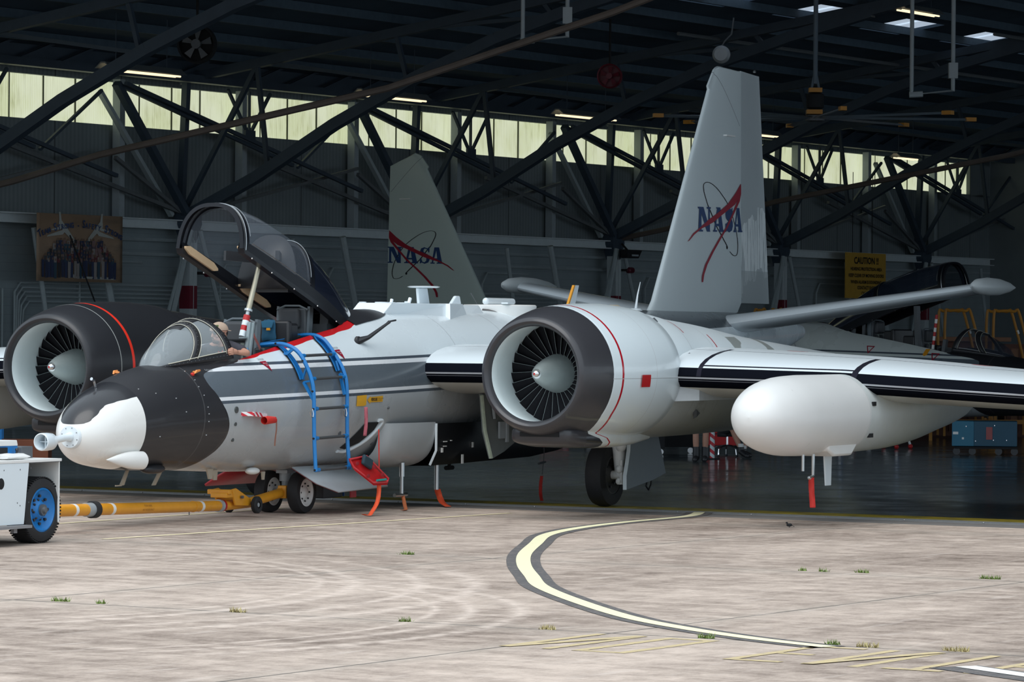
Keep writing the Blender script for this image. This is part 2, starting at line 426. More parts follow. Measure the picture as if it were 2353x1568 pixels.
# faded stencil runs along the joint, letters lie stretched on the concrete
o = decal('painted_lettering', gp, lambda a, c: tuple(H(-18.25-c*.95, -12.1-a*.86, .004)), m_yf, None, maxlen=5)
o['kind'] = 'structure'; o['label'] = 'faded yellow stencil lettering along the joint at the bottom right'
random.seed(5)
m_gr = soft('grass_blade', (.16, .24, .05), .8, amt=.5, sc=40)
m_gd = soft('dry_grass_blade', (.45, .38, .18), .8, amt=.3, sc=40)
for i, (u, v, w, dry) in enumerate([(-18.0, -6.72, .35, 0), (-18.02, -7.16, .16, 0), (-18.1, -8.62, .3, 1), (-10.5, -5.26, .3, 0), (-18.1, -10.25, .2, 0), (-18.1, -11.57, .25, 1), (-10.3, -9.73, .15, 0), (-10.3, -9.95, .2, 0), (-10.2, -10.32, .28, 0), (-10.3, -11.71, .4, 0), (-18.1, -12.96, .3, 0), (-18.1, -14.31, .35, 1), (-18.05, -14.0, .22, 0), (-18.02, -14.99, .4, 1)]):
    b = MB()
    for k in range(int(60*w/.25)):
        p = H(u+random.gauss(0, .02), v+random.uniform(-w/2, w/2)*.5, 0); hh = random.uniform(.012, .05); an = random.uniform(0, 6.28); q = p+Vector((math.cos(an)*.03, math.sin(an)*.03, hh))
        s_ = Vector((math.sin(an), -math.cos(an), 0))*.005; b.add([p-s_, p+s_, q], [(0, 1, 2)])
    o = b.build('grass_tuft', m_gd if dry else m_gr, None, 0)
    side = ['bottom left, widest of its row', 'beside the larger left tuft', 'below the scrub marks at left', 'on the upper joint left of the curve', 'on the lower joint mid picture', 'left of the curved line, dry', 'upper joint right of the curve', 'close right of its neighbour on the upper joint', 'largest on the upper joint', 'far right on the upper joint', 'under the curved line end', 'dry one right of the line end', 'small green beside the dry one', 'far right above the stencil'][i]
    tag(o, ('dry straw' if dry else 'green')+' grass tuft in a slab joint, '+side, 'grass', 'grass tufts in the slab joints')
b = MB(); p = H(-3.0, -5.75, .0); b.sphere((p.x, p.y, .03), .024, 10, (1.5, .8, .9)); b.sphere((p.x-.03, p.y, .055), .014, 8); b.bar((p.x+.02, p.y, .03), (p.x+.06, p.y, .01), .012, .006)
b.tube([(p.x, p.y, .03), (p.x, p.y, 0)], .004, 5)
tag(b.build('small_bird', M['dark']), 'small dark bird on the concrete near the yellow border', 'bird')

# ================================================================== HANGAR SHELL
def wallup():
    x, y, z, v = coords()
    cor = X.op('SINE', x*42.)
    n = noise(1.2, 5, v); seam = X.op('PINGPONG', x+.3, 1.26).lt(.02)
    c = mix(n, (.17, .20, .215), (.27, .31, .325))
    c = mix(curve(cor, [(-1, 0), (1, .35)]), c, (.11, .13, .14))
    return mix(seam*.7, c, (.012, .014, .018))
m_wu = mat('dark_corrugated_wall', rough=.7, fn=wallup)
def walllow():
    x, y, z, v = coords()
    n = noise(2, 5, v); c = mix(n, (.26, .31, .33), (.36, .42, .44))
    row = X.op('PINGPONG', z, .1).lt(.006); 
    return mix(row*.35, c, (.15, .18, .19))
m_wl2 = mat('painted_block_wall', rough=.65, fn=walllow)
def box_h(name, c, d, m, lab=None, bev=0):
    b = MB(); b.box(c, d); o = b.build(name, m, None, 0, bev); o.matrix_world = HANG; return struct(o, lab)
box_h('wall_left', (39.6, 29.75, 2.45), (79.6, .3, 4.9), m_wl2)
o = box_h('wall_left', (39.6, 29.8, 6.03), (79.6, .3, 2.26), m_wu, 'dark corrugated band above the pale block wall')
o = box_h('wall_left', (78.7, 29.8, 7.8), (1.8, .3, 1.4), m_wu, 'dark end bay past the last window')
o = box_h('wall_left', (39.6, 29.8, 8.75), (79.6, .3, 1.1), m_wu, 'dark band above the windows')
box_h('wall_back', (79.6, -1, 6.5), (.3, 62, 13), m_wu)
box_h('wall_right', (39.6, -32.1, 8.2), (79.6, .3, 1.0), m_wu, 'header over the unseen right side, left open to let in fill light')  # unseen right wall opened up below the header to light the interior
def winc():
    x, y, z, v = coords()
    r = X.op('SINE', x*95.); n = noise(5, 6, v, .6, ((1.5, 1, .25),)); n2 = noise(.6, 3, v)
    c = mix(curve(r, [(-1, 0), (1, 1)]), (.50, .54, .33), (.66, .71, .47))
    c = mix(curve(n, [(.50, 0), (.72, .7)]), c, (.30, .31, .16))
    return mix(curve(n2, [(.4, 0), (.6, .5)]), c, (.74, .78, .62))
def winmat():
    m = mat('translucent_yellowed_panel', (.6, .65, .4), .6, fn=winc)
    nt = m.node_tree; b = nt.nodes['Principled BSDF']; src = b.inputs['Base Color'].links[0].from_socket
    nt.links.new(src, b.inputs['Emission Color']); b.inputs['Emission Strength'].default_value = .92; b.inputs['Base Color'].default_value
    return m
m_win = winmat()
# one translucent strip window between each pair of columns
cols = [29.6+4.98*k for k in range(-6, 11)]
wk = 1
for i in range(len(cols)-1):
    w = empty('window_%d' % wk); w.matrix_world = HANG; w['kind'] = 'structure'; wk += 1
    u0, u1 = cols[i], cols[i+1]
    if u0 > 78: continue
    u1 = min(u1, 77.8)
    b = MB(); n = 36
    b.loft([[(u0+(u1-u0)*k/n, 29.80+.012*math.sin(k*2.6), z) for k in range(n+1)] for z in (7.12, 8.45)], closed=False)
    b.build('pane', m_win, w, 60)
    b = MB()
    for k in (1, 2, 3): b.box((u0+(u1-u0)*k/4+random.uniform(-.05, .05), 29.80, 7.8), (.035, .05, 1.4))
    b.box(((u0+u1)/2, 29.80, 7.12), (u1-u0, .08, .05))
    b.build('window_frame', soft('dull_green_bar', (.13, .14, .09), .7), w, 0)
m_col = soft('pale_column_paint', (.36, .41, .44), .55, amt=.12)
m_stl = soft('dark_steelwork', (.042, .064, .092), .55, amt=.3, sc=3)
m_stl2 = soft('pale_brace_paint', (.40, .46, .48), .55, amt=.12)
m_rod = soft('mid_grey_brace', (.13, .145, .155), .5, amt=.25)
m_rust = soft('rusty_brown_tie', (.13, .105, .09), .6, amt=.35, sc=2)
for u in cols[1:-1]: o = MB().box((u, 29.45, 6.6), (.2, .22, 3.3)).build('wall_column', m_col, None, 0); o.matrix_world = HANG; struct(o)
b = MB(); b.box((39, 29.35, 4.83), (79, .3, .22)); b.box((39, 29.2, 4.93), (79, .35, .03)); b.box((39, 29.2, 4.72), (79, .35, .03))
o = b.build('wall_beam', soft('white_beam_paint', (.66, .72, .74), .5, amt=.1), None, 0); o.matrix_world = HANG; struct(o)
NU = [21.63-10.3, 21.63, 31.95, 42.2, 52.5, 62.8, 73.0]
zr = lambda v: 8.70+.15*(29.5-abs(v))
m_colw = soft('white_column_paint', (.60, .66, .68), .5, amt=.1)
for u in NU:
    b = MB(); b.box((u, 29.1, 2.35), (.30, .30, 4.7)); b.mat(1); b.box((u, 29.1, 3.07), (.31, .31, .56)); b.mat(0); b.box((u, 28.94, 2.35), (.012, .01, 4.7))
    b.box((u, 29.1, .15), (.5, .5, .3))
    o = b.build('hangar_column', [m_colw, soft('dark_red_band', (.20, .012, .03), .5)], None, 0); o.matrix_world = HANG; struct(o)
# roof with skylights cut as real openings in panels
m_roof = soft('dark_roof_deck', (.055, .088, .125), .8, amt=.4, sc=.8)
SKY = [(37.4+4.88*k) for k in range(8)]
def roof():
    b = MB()
    pass
    def quad(u0, u1, v0, v1):
        b.add([(u0, v0, zr(v0)), (u1, v0, zr(v0)), (u1, v1, zr(v1)), (u0, v1, zr(v1)), (u0, v0, zr(v0)+.15), (u1, v0, zr(v0)+.15), (u1, v1, zr(v1)+.15), (u0, v1, zr(v1)+.15)], [(0, 1, 2, 3), (7, 6, 5, 4), (0, 4, 5, 1), (1, 5, 6, 2), (2, 6, 7, 3), (3, 7, 4, 0)])
    quad(-.5, 79.7, 18.6, 30.0); quad(-.5, 79.7, 0, 17.2); quad(-.5, 79.7, -32.3, 0)
    prev = -.5
    for s_ in SKY:
        quad(prev, s_, 17.2, 18.6); prev = s_+2.3
    quad(prev, 79.7, 17.2, 18.6)
    o = b.build('ceiling', m_roof, None, 0); o.matrix_world = HANG; struct(o)
    for v in list(np.arange(-30, 29.4, 1.65)):
        o = MB().bar((-.3, v, zr(v)-.11), (79.5, v, zr(v)-.11), .09, .2).build('ceiling_purlin', soft('purlin_paint', (.060, .095, .13), .7, amt=.3), None, 0); o.matrix_world = HANG; struct(o)
    m_sk = mat('skylight_panel', (.7, .75, .8), .5, emit=((.50, .60, .72), .75))
    for i, s_ in enumerate(SKY):
        b = MB(); b.add([(s_, 17.2, zr(17.2)+.08), (s_+2.3, 17.2, zr(17.2)+.08), (s_+2.3, 18.6, zr(18.6)+.08), (s_, 18.6, zr(18.6)+.08)], [(0, 1, 2, 3)])
        b.bar((s_+1.15, 17.2, zr(17.2)+.06), (s_+1.15, 18.6, zr(18.6)+.06), .03, .03)
        o = b.build('window_%d' % (wk+i), m_sk, None, 0); o.matrix_world = HANG; struct(o)
roof()
# arch trusses: bottom chord springs from the wall node, top chord follows the roof
chord = smoothi([(0, 4.95), (2.94, 6.3), (4.25, 7.05), (5.4, 7.6), (6.4, 8.06), (10.1, 9.41), (14.9, 10.55), (22, 11.7), (29.5, 12.3)])
def truss(u):
    b = MB()
    P = lambda w, z: (u, 29.35-w, z)
    ws = list(np.linspace(0, 29.5, 14))
    for sgn in (1, -1):
        Q = (lambda w, z: (u, sgn*(29.35-w), z))
        pts = [Q(w, chord(w)) for w in ws]
        for i in range(len(pts)-1): b.bar(pts[i], pts[i+1], .24 if i < 7 else .18, .26 if i < 6 else .16)
        for i in range(len(ws)-1): b.bar(Q(ws[i], zr(29.35-ws[i])-.35), Q(ws[i+1], zr(29.35-ws[i+1])-.35), .2, .22)
        jl = [2.6, 6.6, 10.6, 14.9, 19.2, 23.6, 28]
        for i, w in enumerate(jl):
            b.bar(Q(w, chord(w)), Q(w-.35, zr(29.35-w)-.35), .10)
            if i: b.bar(Q(w, chord(w)), Q(jl[i-1]-.3, zr(29.35-jl[i-1])-.35), .085)
        b.bar(Q(0, 4.95), Q(.15, zr(29)-.4), .16)
        b.bar(Q(0, 5.0), Q(2.3, zr(27)-.35), .11)
    # joint plate at the node
    b.prism([(u-.30, 29.30, 5.25), (u+.30, 29.30, 5.25), (u+.34, 29.30, 4.85), (u+.1, 29.30, 4.4), (u-.1, 29.30, 4.4), (u-.34, 29.30, 4.85)], (0, -.35, 0))
    o = b.build('roof_truss', m_stl, None, 0); o.matrix_world = HANG; return struct(o)
for u in NU: truss(u)
# lower ties, thinner and gently rising
b = MB()
for u in (21.63, 52.5):
    pts = [(u+.25, 29.3-w, z) for w, z in ((.1, 4.98), (2.95, 5.49), (5.3, 6.02), (7.7, 6.42), (12.7, 7.25), (18, 8.6), (24, 10.4))]
    b.tube(pts, .075, 8)
o = b.build('roof_tie', m_rust, None); o.matrix_world = HANG
for q in split_loose(o, 'roof_tie'): struct(q)
# wall plane bracing: struts from column heads down to the nodes, pairs dark in front, pale behind
for u in NU:
    bd, bp, br = MB(), MB(), MB()
    bd.bar((u-3.1, 28.95, 8.1), (u-.3, 28.95, 5.1), .19, .16)
    bp.bar((u-3.35, 29.25, 7.9), (u-.5, 29.25, 5.05), .13, .1)
    bd.bar((u-3.0, 28.9, 8.05), (u+4.1, 28.9, 6.45), .09); bd.bar((u-3.0, 28.75, 8.1), (u+7.0, 28.75, 5.9), .09)
    bd.bar((u+2.2, 28.9, 7.1), (u+1.3, 28.9, 8.2), .07); bd.bar((u+2.2, 28.9, 7.1), (u+3.1, 28.9, 8.2), .07); bd.bar((u+2.2, 28.9, 7.0), (u+2.2, 28.9, 8.2), .06)
    bd.box((u+2.2, 28.88, 7.12), (.42, .06, .24))
    bd.bar((u+4.3, 28.9, 6.4), (u+6.6, 28.9, 7.9), .07)
    br.bar((u-7.0, 29.1, 6.5), (u-.4, 29.1, 5.15), .09); br.bar((u-3.0, 29.05, 6.35), (u-.4, 29.05, 5.15), .09)
    br.bar((u+7.3, 29.1, 6.5), (u+.4, 29.1, 5.15), .08)
    # block wall K braces
    bp.tube([(u-.2, 28.9, 4.7), (u-1.1, 28.9, 2.0), (u-1.6, 28.9, .1)], .075, 8); bp.tube([(u-.2, 28.95, 4.6), (u-2.1, 28.95, .1)], .045, 8)
    bp.tube([(u-3.9, 28.9, 4.7), (u-2.3, 28.9, .1)], .09, 8)
    bp.tube([(u+4.1, 28.9, 4.6), (u+5.2, 28.9, .1)], .06, 8)
    bp.tube([(u+.2, 28.9, 4.7), (u+2.2, 28.9, .1)], .06, 8)
    for bb, nm, mm in ((bd, 'wall_truss', m_stl), (bp, 'wall_brace', m_stl2), (br, 'wall_tie_rod', m_rod)):
        o = bb.build(nm, mm, None, 30); o.matrix_world = HANG
        for q in (split_loose(o, nm) if nm != 'wall_truss' else [o]): struct(q)
# eave girder in front of the windows' top
b = MB(); b.box((39.6, 28.7, 8.36), (79, .3, .18)); b.box((39.6, 28.7, 8.95), (79, .3, .12)); 
for k in range(52): b.bar((.5+k*1.52, 28.7, 8.4), (.5+(k+(.5 if k % 2 else .5))*1.52+.76*(1 if k % 2 else 1), 28.7, 8.9), .06)
b.box((39.6, 28.9, 8.62), (79, .04, .5))
o = b.build('eave_girder', m_stl, None, 0); o.matrix_world = HANG; struct(o)
# conduits on the block wall
b = MB()
for i, z in enumerate((3.33, 3.22, 3.12, 3.02, 2.9)):
    b.tube([(25.8, 29.5, .2), (25.8+i*.08, 29.5, z-.2), (26.0+i*.08, 29.5, z), (51.5, 29.5, z)], .028, 6)
for i in range(9): b.tube([(23.6+i*.22, 29.5, .1), (23.6+i*.22, 29.5, 3.2)], .025, 6)
for z in (4.45, 4.1): b.tube([(28.9, 29.45, z), (79, 29.45, z)], .045, 6)
for u in (28.2, 33.8, 38.5, 46, 55, 60.2, 66): b.tube([(u, 29.5, .1), (u, 29.5, 3.6), (u+.25, 29.5, 3.9), (u+2.4, 29.5, 3.9)], .03, 6)
o = b.build('wall_conduit', m_stl2, None); o.matrix_world = HANG
for q in split_loose(o, 'wall_conduit'): struct(q)
# fluorescent fixtures under the eave, hung parallel to the wall
ml = mat('lamp_tube', (1, .9, .7), .5, emit=((1, .80, .50), 1.3)); mr = soft('lamp_reflector', (.15, .17, .18), .5)
def lamp(u, v, z, L, lab):
    t = empty('strip_light'); t.location = H(u, v, z); t.rotation_euler = (0, 0, math.atan2(UU.y, UU.x))
    b = MB(); b.prism([(-L/2, -.22, 0), (-L/2, -.06, .14), (-L/2, .06, .14), (-L/2, .22, 0), (-L/2, .2, 0), (-L/2, .05, .11), (-L/2, -.05, .11), (-L/2, -.2, 0)], (L, 0, 0)); b.build('reflector', mr, t, 0)
    b = MB(); b.tube([(-L/2+.05, -.07, -.03), (L/2-.05, -.07, -.03)], .022, 8); b.build('lamp_tube', ml, t)
    b = MB(); b.tube([(-L/2+.05, .07, -.03), (L/2-.05, .07, -.03)], .022, 8); b.build('lamp_tube', ml, t)
    
    for q_ in (-L/3, L/3): b = MB(); b.tube([(q_, 0, .13), (q_, 0, zr(v)-z-.1)], .01, 5); b.build('hanger', m_stl, t)
    tag(t, lab, 'light', 'strip lights under the eave')
for u, L, lab in ((24.9, 2.8, 'lit strip light above the left windows, nearest the hangar door'), (35.0, 2.9, 'lit strip light over the smaller tail fin'), (44.3, 3.0, 'lit strip light above the middle windows'), (54.4, 1.4, 'short lit strip light just right of the tall fin'), (63.6, 1.5, 'lit strip light above the farthest right windows')):
    lamp(u, 25.2, 8.02 if u < 60 else 7.75, L, lab)
lamp(43.3, 15, 10.35, 2.2, 'lit strip light beside the skylights at upper right')
# ================================================================== JET AIRCRAFT (local x runs aft from the nose gear, y to the right wing, z up)
FS = smoothi([(-5.0, 1.06, .001, .001), (-4.99, 1.06, .085, .085), (-4.95, 1.07, .17, .17), (-4.86, 1.085, .27, .27), (-4.72, 1.105, .36, .36), (-4.5, 1.14, .435, .435), (-4.15, 1.175, .51, .51), (-3.7, 1.22, .58, .575), (-3.3, 1.25, .62, .61), (-3.05, 1.265, .64, .63),
              (-2.5, 1.30, .70, .68), (-1.5, 1.36, .80, .77), (-.5, 1.43, .88, .86), (.5, 1.50, .945, .93), (1.4, 1.56, .985, .97), (3, 1.59, .99, .98), (5, 1.60, .985, .98), (8, 1.66, .95, .94), (10, 1.76, .87, .86), (12, 1.92, .72, .70), (14, 2.10, .54, .5), (16, 2.25, .34, .30), (17.3, 2.33, .12, .12)])
def fy(a, z, side=-1, off=.004):
    zc, rz, ry = FS(a); q = 1-((z-zc)/rz)**2
    return side*(ry*math.sqrt(max(q, .0004))+off)
def opening(a):     # half width of the cockpit opening
    if a < -2.25 or a > 1.75: return 0.
    t = (a+2.25)/4.0
    return .445*min(1, (t/.06))**.5*min(1, (1-t)/.32)**.6
def jet_paint(second=False):
    def fn():
        x, y, z, v = coords()
        up = (.75, .83, .87) if not second else (.62, .67, .65)
        c = mix(noise(1.3, 4, v), tuple(k*.97 for k in up), up)
        # stripes slope gently up towards the tail
        zz = z - (x+3.4)*.0235
        low = zz.lt(1.425)
        c = mix(low, c, mix(noise(2.5, 5, v), (.39, .42, .44), (.45, .48, .50)))
        band = between(zz, 1.475, 1.775)*x.lt(9.5)
        c = mix(band, c, (.115, .14, .165))
        c = mix(between(zz, 1.395, 1.432)*x.lt(9.5), c, (.075, .095, .12))
        c = mix(between(zz, 1.828, 1.862)*x.lt(9.5), c, (.075, .095, .12))
        c = mix(between(zz, 1.775, 1.828), c, (.80, .83, .86)) if not second else c
        c = mix(between(zz, 1.432, 1.475), c, (.80, .83, .86))
        # grey fin fillet area
        c = mix((z-2.33-(x-11)*.03).gt(0)*x.gt(9.9), c, (.13, .155, .175))
        # panel joints
        for s_ in (3.05, 4.7, 7.4): c = mix((x-s_).abs().lt(.006), c, (.42, .45, .48))
        # black nose band with a curved rear edge
        bx = curve(z, [(.5, -2.95), (.65, -2.80), (.84, -2.62), (1.1, -2.53), (1.35, -2.63), (1.56, -2.77), (1.70, -2.83), (1.78, -2.74), (1.84, -2.45), (1.90, -2.05), (1.97, -1.95), (2.1, -1.95)])
        blk = x.lt(bx)
        c = mix(blk, c, (.020, .020, .024))
        c = mix(blk*((x+3.05).abs().lt(.008)), c, (.07, .07, .075))
        # white radome, black on top
        top = curve(x, [(-5.1, 1.19), (-4.93, 1.21), (-4.86, 1.26), (-4.76, 1.34), (-4.66, 1.41), (-4.5, 1.455), (-4.3, 1.49), (-4.1, 1.52)])
        rad = x.lt(-4.17)*z.lt(top)
        c = mix(rad, c, mix(noise(3, 4, v), (.83, .83, .80), (.88, .88, .86)))
        # soot marks and scuffs
        sc = curve(noise(5, 8, v, .75, ((.5, 1, 1.6),)), [(.60, 0), (.85, .15)])*z.lt(1.3)
        c = mix(sc, c, (.26, .25, .24))
        # red sill line
        if not second:
            zs = curve(x, [(-1.95, 1.93), (-1.5, 1.99), (-.5, 2.135), (.3, 2.25), (.8, 2.34), (1.3, 2.47), (1.9, 2.6)])
            c = mix(z.gt(zs)*between(x, -1.95, 1.55)*y.abs().lt(.62), c, (.62, .015, .02))
        # hatch opening painted dark inside is separate geometry
        return c
    def rf():
        x, y, z, v = coords()
        bx = curve(z, [(.5, -2.9), (1.1, -2.53), (1.7, -2.83), (1.97, -1.95), (2.1, -1.95)])
        return x.lt(bx)*x.gt(-4.17)*.22+.24+noise(2, 3, v)*.08
    m = mat('jet_paint_second' if second else 'jet_paint', rough=.25, fn=fn, rfn=rf, coat=0 if second else .25)
    return m
def fuselage(t, second=False):
    b = MB(); N = 72; rings = []
    a0 = -3.98 if second else -5.0
    st = sorted(set([round(q, 3) for q in list(a0+(.45*np.linspace(0, 1, 16)**2 if not second else np.zeros(1)))+list(np.linspace(-4.55 if not second else a0, 2.2, 84))+list(np.linspace(2.2, 17.3, 44)) if q >= a0]))
    for a in st:
        zc, rz, ry = FS(a); w = opening(a); p0 = math.asin(min(.99, w/ry)) if ry > .05 else 0
        rings.append([(a, ry*math.sin(p0+(2*PI-2*p0)*j/N), zc+rz*math.cos(p0+(2*PI-2*p0)*j/N)) for j in range(N+1)])
    b.loft(rings, closed=False)
    if second:
        zc, rz, ry = FS(a0); b.rev([(a0, rz), (a0-.03, rz+.02), (a0-.03, rz*.9), (a0+.02, rz*.88), (a0+.05, .001)], (0, 0, zc), 36)
    b.build('fuselage', jet_paint(second), t, 50)
    # cockpit tub
    b = MB(); rr = []
    for a in np.linspace(-2.2, 1.7, 30):
        w = opening(a)*.985; zc, rz, ry = FS(a); zt = zc+rz*math.sqrt(max(0, 1-(w/ry)**2))-.01
        rr.append([(a, -w, zt), (a, -w, 1.25), (a, w, 1.25), (a, w, zt)])
    b.loft(rr, closed=False); b.add([(-2.2, -.3, 1.25), (-2.2, .3, 1.25), (-2.2, .3, 1.9), (-2.2, -.3, 1.9)], [(0, 1, 2, 3)])
    b.build('cockpit_tub', M['dgrey'], t, 30)
    # side consoles and instrument shroud between the seats
    b = MB(); b.box((-.48, 0, 2.16), (.10, .66, .50)); b.box((-.36, 0, 2.2), (.24, .62, .36)); b.box((-.5, 0, 1.9), (.4, .7, .2))
    b.box((-1.0, -.32, 1.96), (.5, .16, .24)); b.box((.5, -.3, 2.1), (.5, .14, .2)); b.box((-.95, .34, 2.1), (.3, .1, .35))
    b.build('instrument_shroud', M['black'], t, 30, .03)
    for (sa, sz) in ((-1.22, 0), (.10, .17)): seat(t, sa, sz)
    # windshield
    windshield(t, second)
    canopy(t, second)
def seat(t, a, dz):
    s = MB(); s.box((a+.08, 0, 2.12+dz), (.10, .40, .56)); s.box((a-.18, 0, 1.72+dz), (.5, .42, .16))
    o = s.build('ejection_seat', soft('seat_grey', (.075, .085, .095), .5), t, 30, .02)
    b = MB(); b.box((a+.0, 0, 2.27+dz), (.10, .27, .24)); b.box((a, 0, 1.98+dz), (.08, .26, .26)); b.build('headrest', soft('seat_pad', (.055, .06, .068), .6), o, 30, .03)
    b = MB()
    for sy in (-1, 1): b.bar((a+.06, sy*.22, 1.7+dz), (a+.12, sy*.22, 2.42+dz), .035, .09)
    b.tube([(a+.05, -.22, 2.38+dz), (a+.05, -.1, 2.43+dz), (a+.05, .1, 2.43+dz), (a+.05, .22, 2.38+dz)], .015, 6)
    b.build('seat_rail', soft('seat_rail_grey', (.14, .17, .19), .4), o, 30)
    b = MB()
    for sy in (-1, 1): b.bar((a-.02, sy*.08, 2.13+dz), (a-.08, sy*.13, 1.8+dz), .045, .01); 
    b.build('harness', soft('green_grey_webbing', (.16, .19, .17), .8), o, 0)
    b = MB(); b.box((a+.22, .1, 2.25+dz), (.16, .22, .26)); b.tube([(a+.2, -.17, 1.9+dz), (a+.22, -.17, 2.4+dz)], .035, 8); b.build('seat_box', M['black'], o, 30, .01)
def wsurf(s, q, off=0):
    """windshield skin, s from tip 0 to hoop 1, q from near base 0 over the top to 1"""
    th = PI*q; w = .45*max(s, .0)**.42+off; ab = -3.36+1.26*s; zb = 1.845+.125*s-.02
    Hh = (.13+.345*math.sin(min(1, s*1.05)*PI/2))*min(1, s/.12)**.5+off
    lean = .02-.22*s*(1-s)*1.0
    return (ab+(lean+.30*s*(1-s))*math.sin(th)-.16*s*math.sin(th), -w*math.cos(th)*(1-.10*math.sin(th)**2), zb+Hh*max(0, math.sin(th))**.85)
def windshield(t, second):
    b = MB(); ns, nq = 26, 26
    b.loft([[wsurf(s, q/nq) for q in range(nq+1)] for s in [k/ns for k in range(0, ns+1)]], closed=False)
    g = b.build('windshield', M['glass'] if not second else M['glassd'], t, 60)
    fr = MB()
    def strip(sf, qa, qb, wd, n=30, off=.012):
        # strip along a path in (s,q), wd: half width in s
        for (d0, d1) in ((-wd, wd),):
            A, B = [], []
            for k in range(n+1):
                q = qa+(qb-qa)*k/n; s = sf(q)
                A.append(wsurf(max(.0, s+d0), q, off)); B.append(wsurf(min(1., s+d1), q, off))
            fr.loft([[x, y] for x, y in zip(A, B)], closed=False)
    strip(lambda q: .955, 0, 1, .055); strip(lambda q: .40+.30*math.sin(PI*q), 0, 1, .05)
    for q0, q1 in ((-.002, .042), (.958, 1.002)):
        fr.loft([[wsurf(k/30, q0, .013), wsurf(k/30, q1, .013)] for k in range(31)], closed=False)
    # solid spine at the top between the two panes
    fr.loft([[wsurf(.55+k/40, .42, .014), wsurf(.55+k/40, .58, .014)] for k in range(18)], closed=False)
    o = fr.build('windshield_frame', M['black'], g, 40); 
    sm = o.modifiers.new('s', 'SOLIDIFY'); sm.thickness = .012
    lb = MB()
    for sf in (.895, .90): pass
    lb.tube([wsurf(.90, q/30, .016) for q in range(1, 30)], .004, 5)
    lb.tube([wsurf(.455+.30*math.sin(PI*q/30), q/30, .016) for q in range(1, 30)], .004, 5)
    lb.tube([wsurf(.345+.30*math.sin(PI*q/30), q/30, .016) for q in range(1, 30)], .004, 5)
    lb.tube([wsurf(k/30, .046, .016) for k in range(4, 28)], .006, 5)
    lb.build('pane_seal', soft('pale_sealant', (.62, .60, .50), .6), g)
    if not second:
        rv = MB()
        for q in range(1, 26):
            for sf in (.955, .40+.30*math.sin(PI*q/26)): 
                p = wsurf(sf, q/26, .022); rv.sphere(p, .0035, 6)
        for k in range(2, 20): 
            p = wsurf(k/20, .022, .02); rv.sphere(p, .0035, 6)
        rv.build('rivets', M['metal'], g)
def csurf(s, q, off=0):
    """raised canopy skin: s 0 front hoop .. 1 rear point"""
    F = Vector((-1.90, 0, 3.27)); R_ = Vector((1.85, 0, 2.0)); d = (R_-F); L = d.length; d.normalize(); up = Vector((-d.z, 0, d.x))
    if up.z < 0: up = -up
    sag = .10*math.sin(PI*min(1, s))
    w = (.445 if s < .45 else .445*(1-((s-.45)/.55)**1.8*.62))+off
    hgt = float(CH(s))+off; th = PI*q
    x = F+d*(s*L)+up*(sag*.0+hgt*max(0, math.sin(th))**.9)+d*(-.10*(1-s)*math.sin(th))
    x.y = -w*math.cos(th)*(1-.0*math.sin(th)); 
    # rounded-shoulder section
    x.y = -w*(abs(math.cos(th))**.8)*(1 if math.cos(th) >= 0 else -1)
    return tuple(x)
CH = smoothi([(0, .53), (.10, .63), (.25, .70), (.42, .715), (.6, .63), (.725, .485), (.83, .36), (.95, .21), (1, .14)])
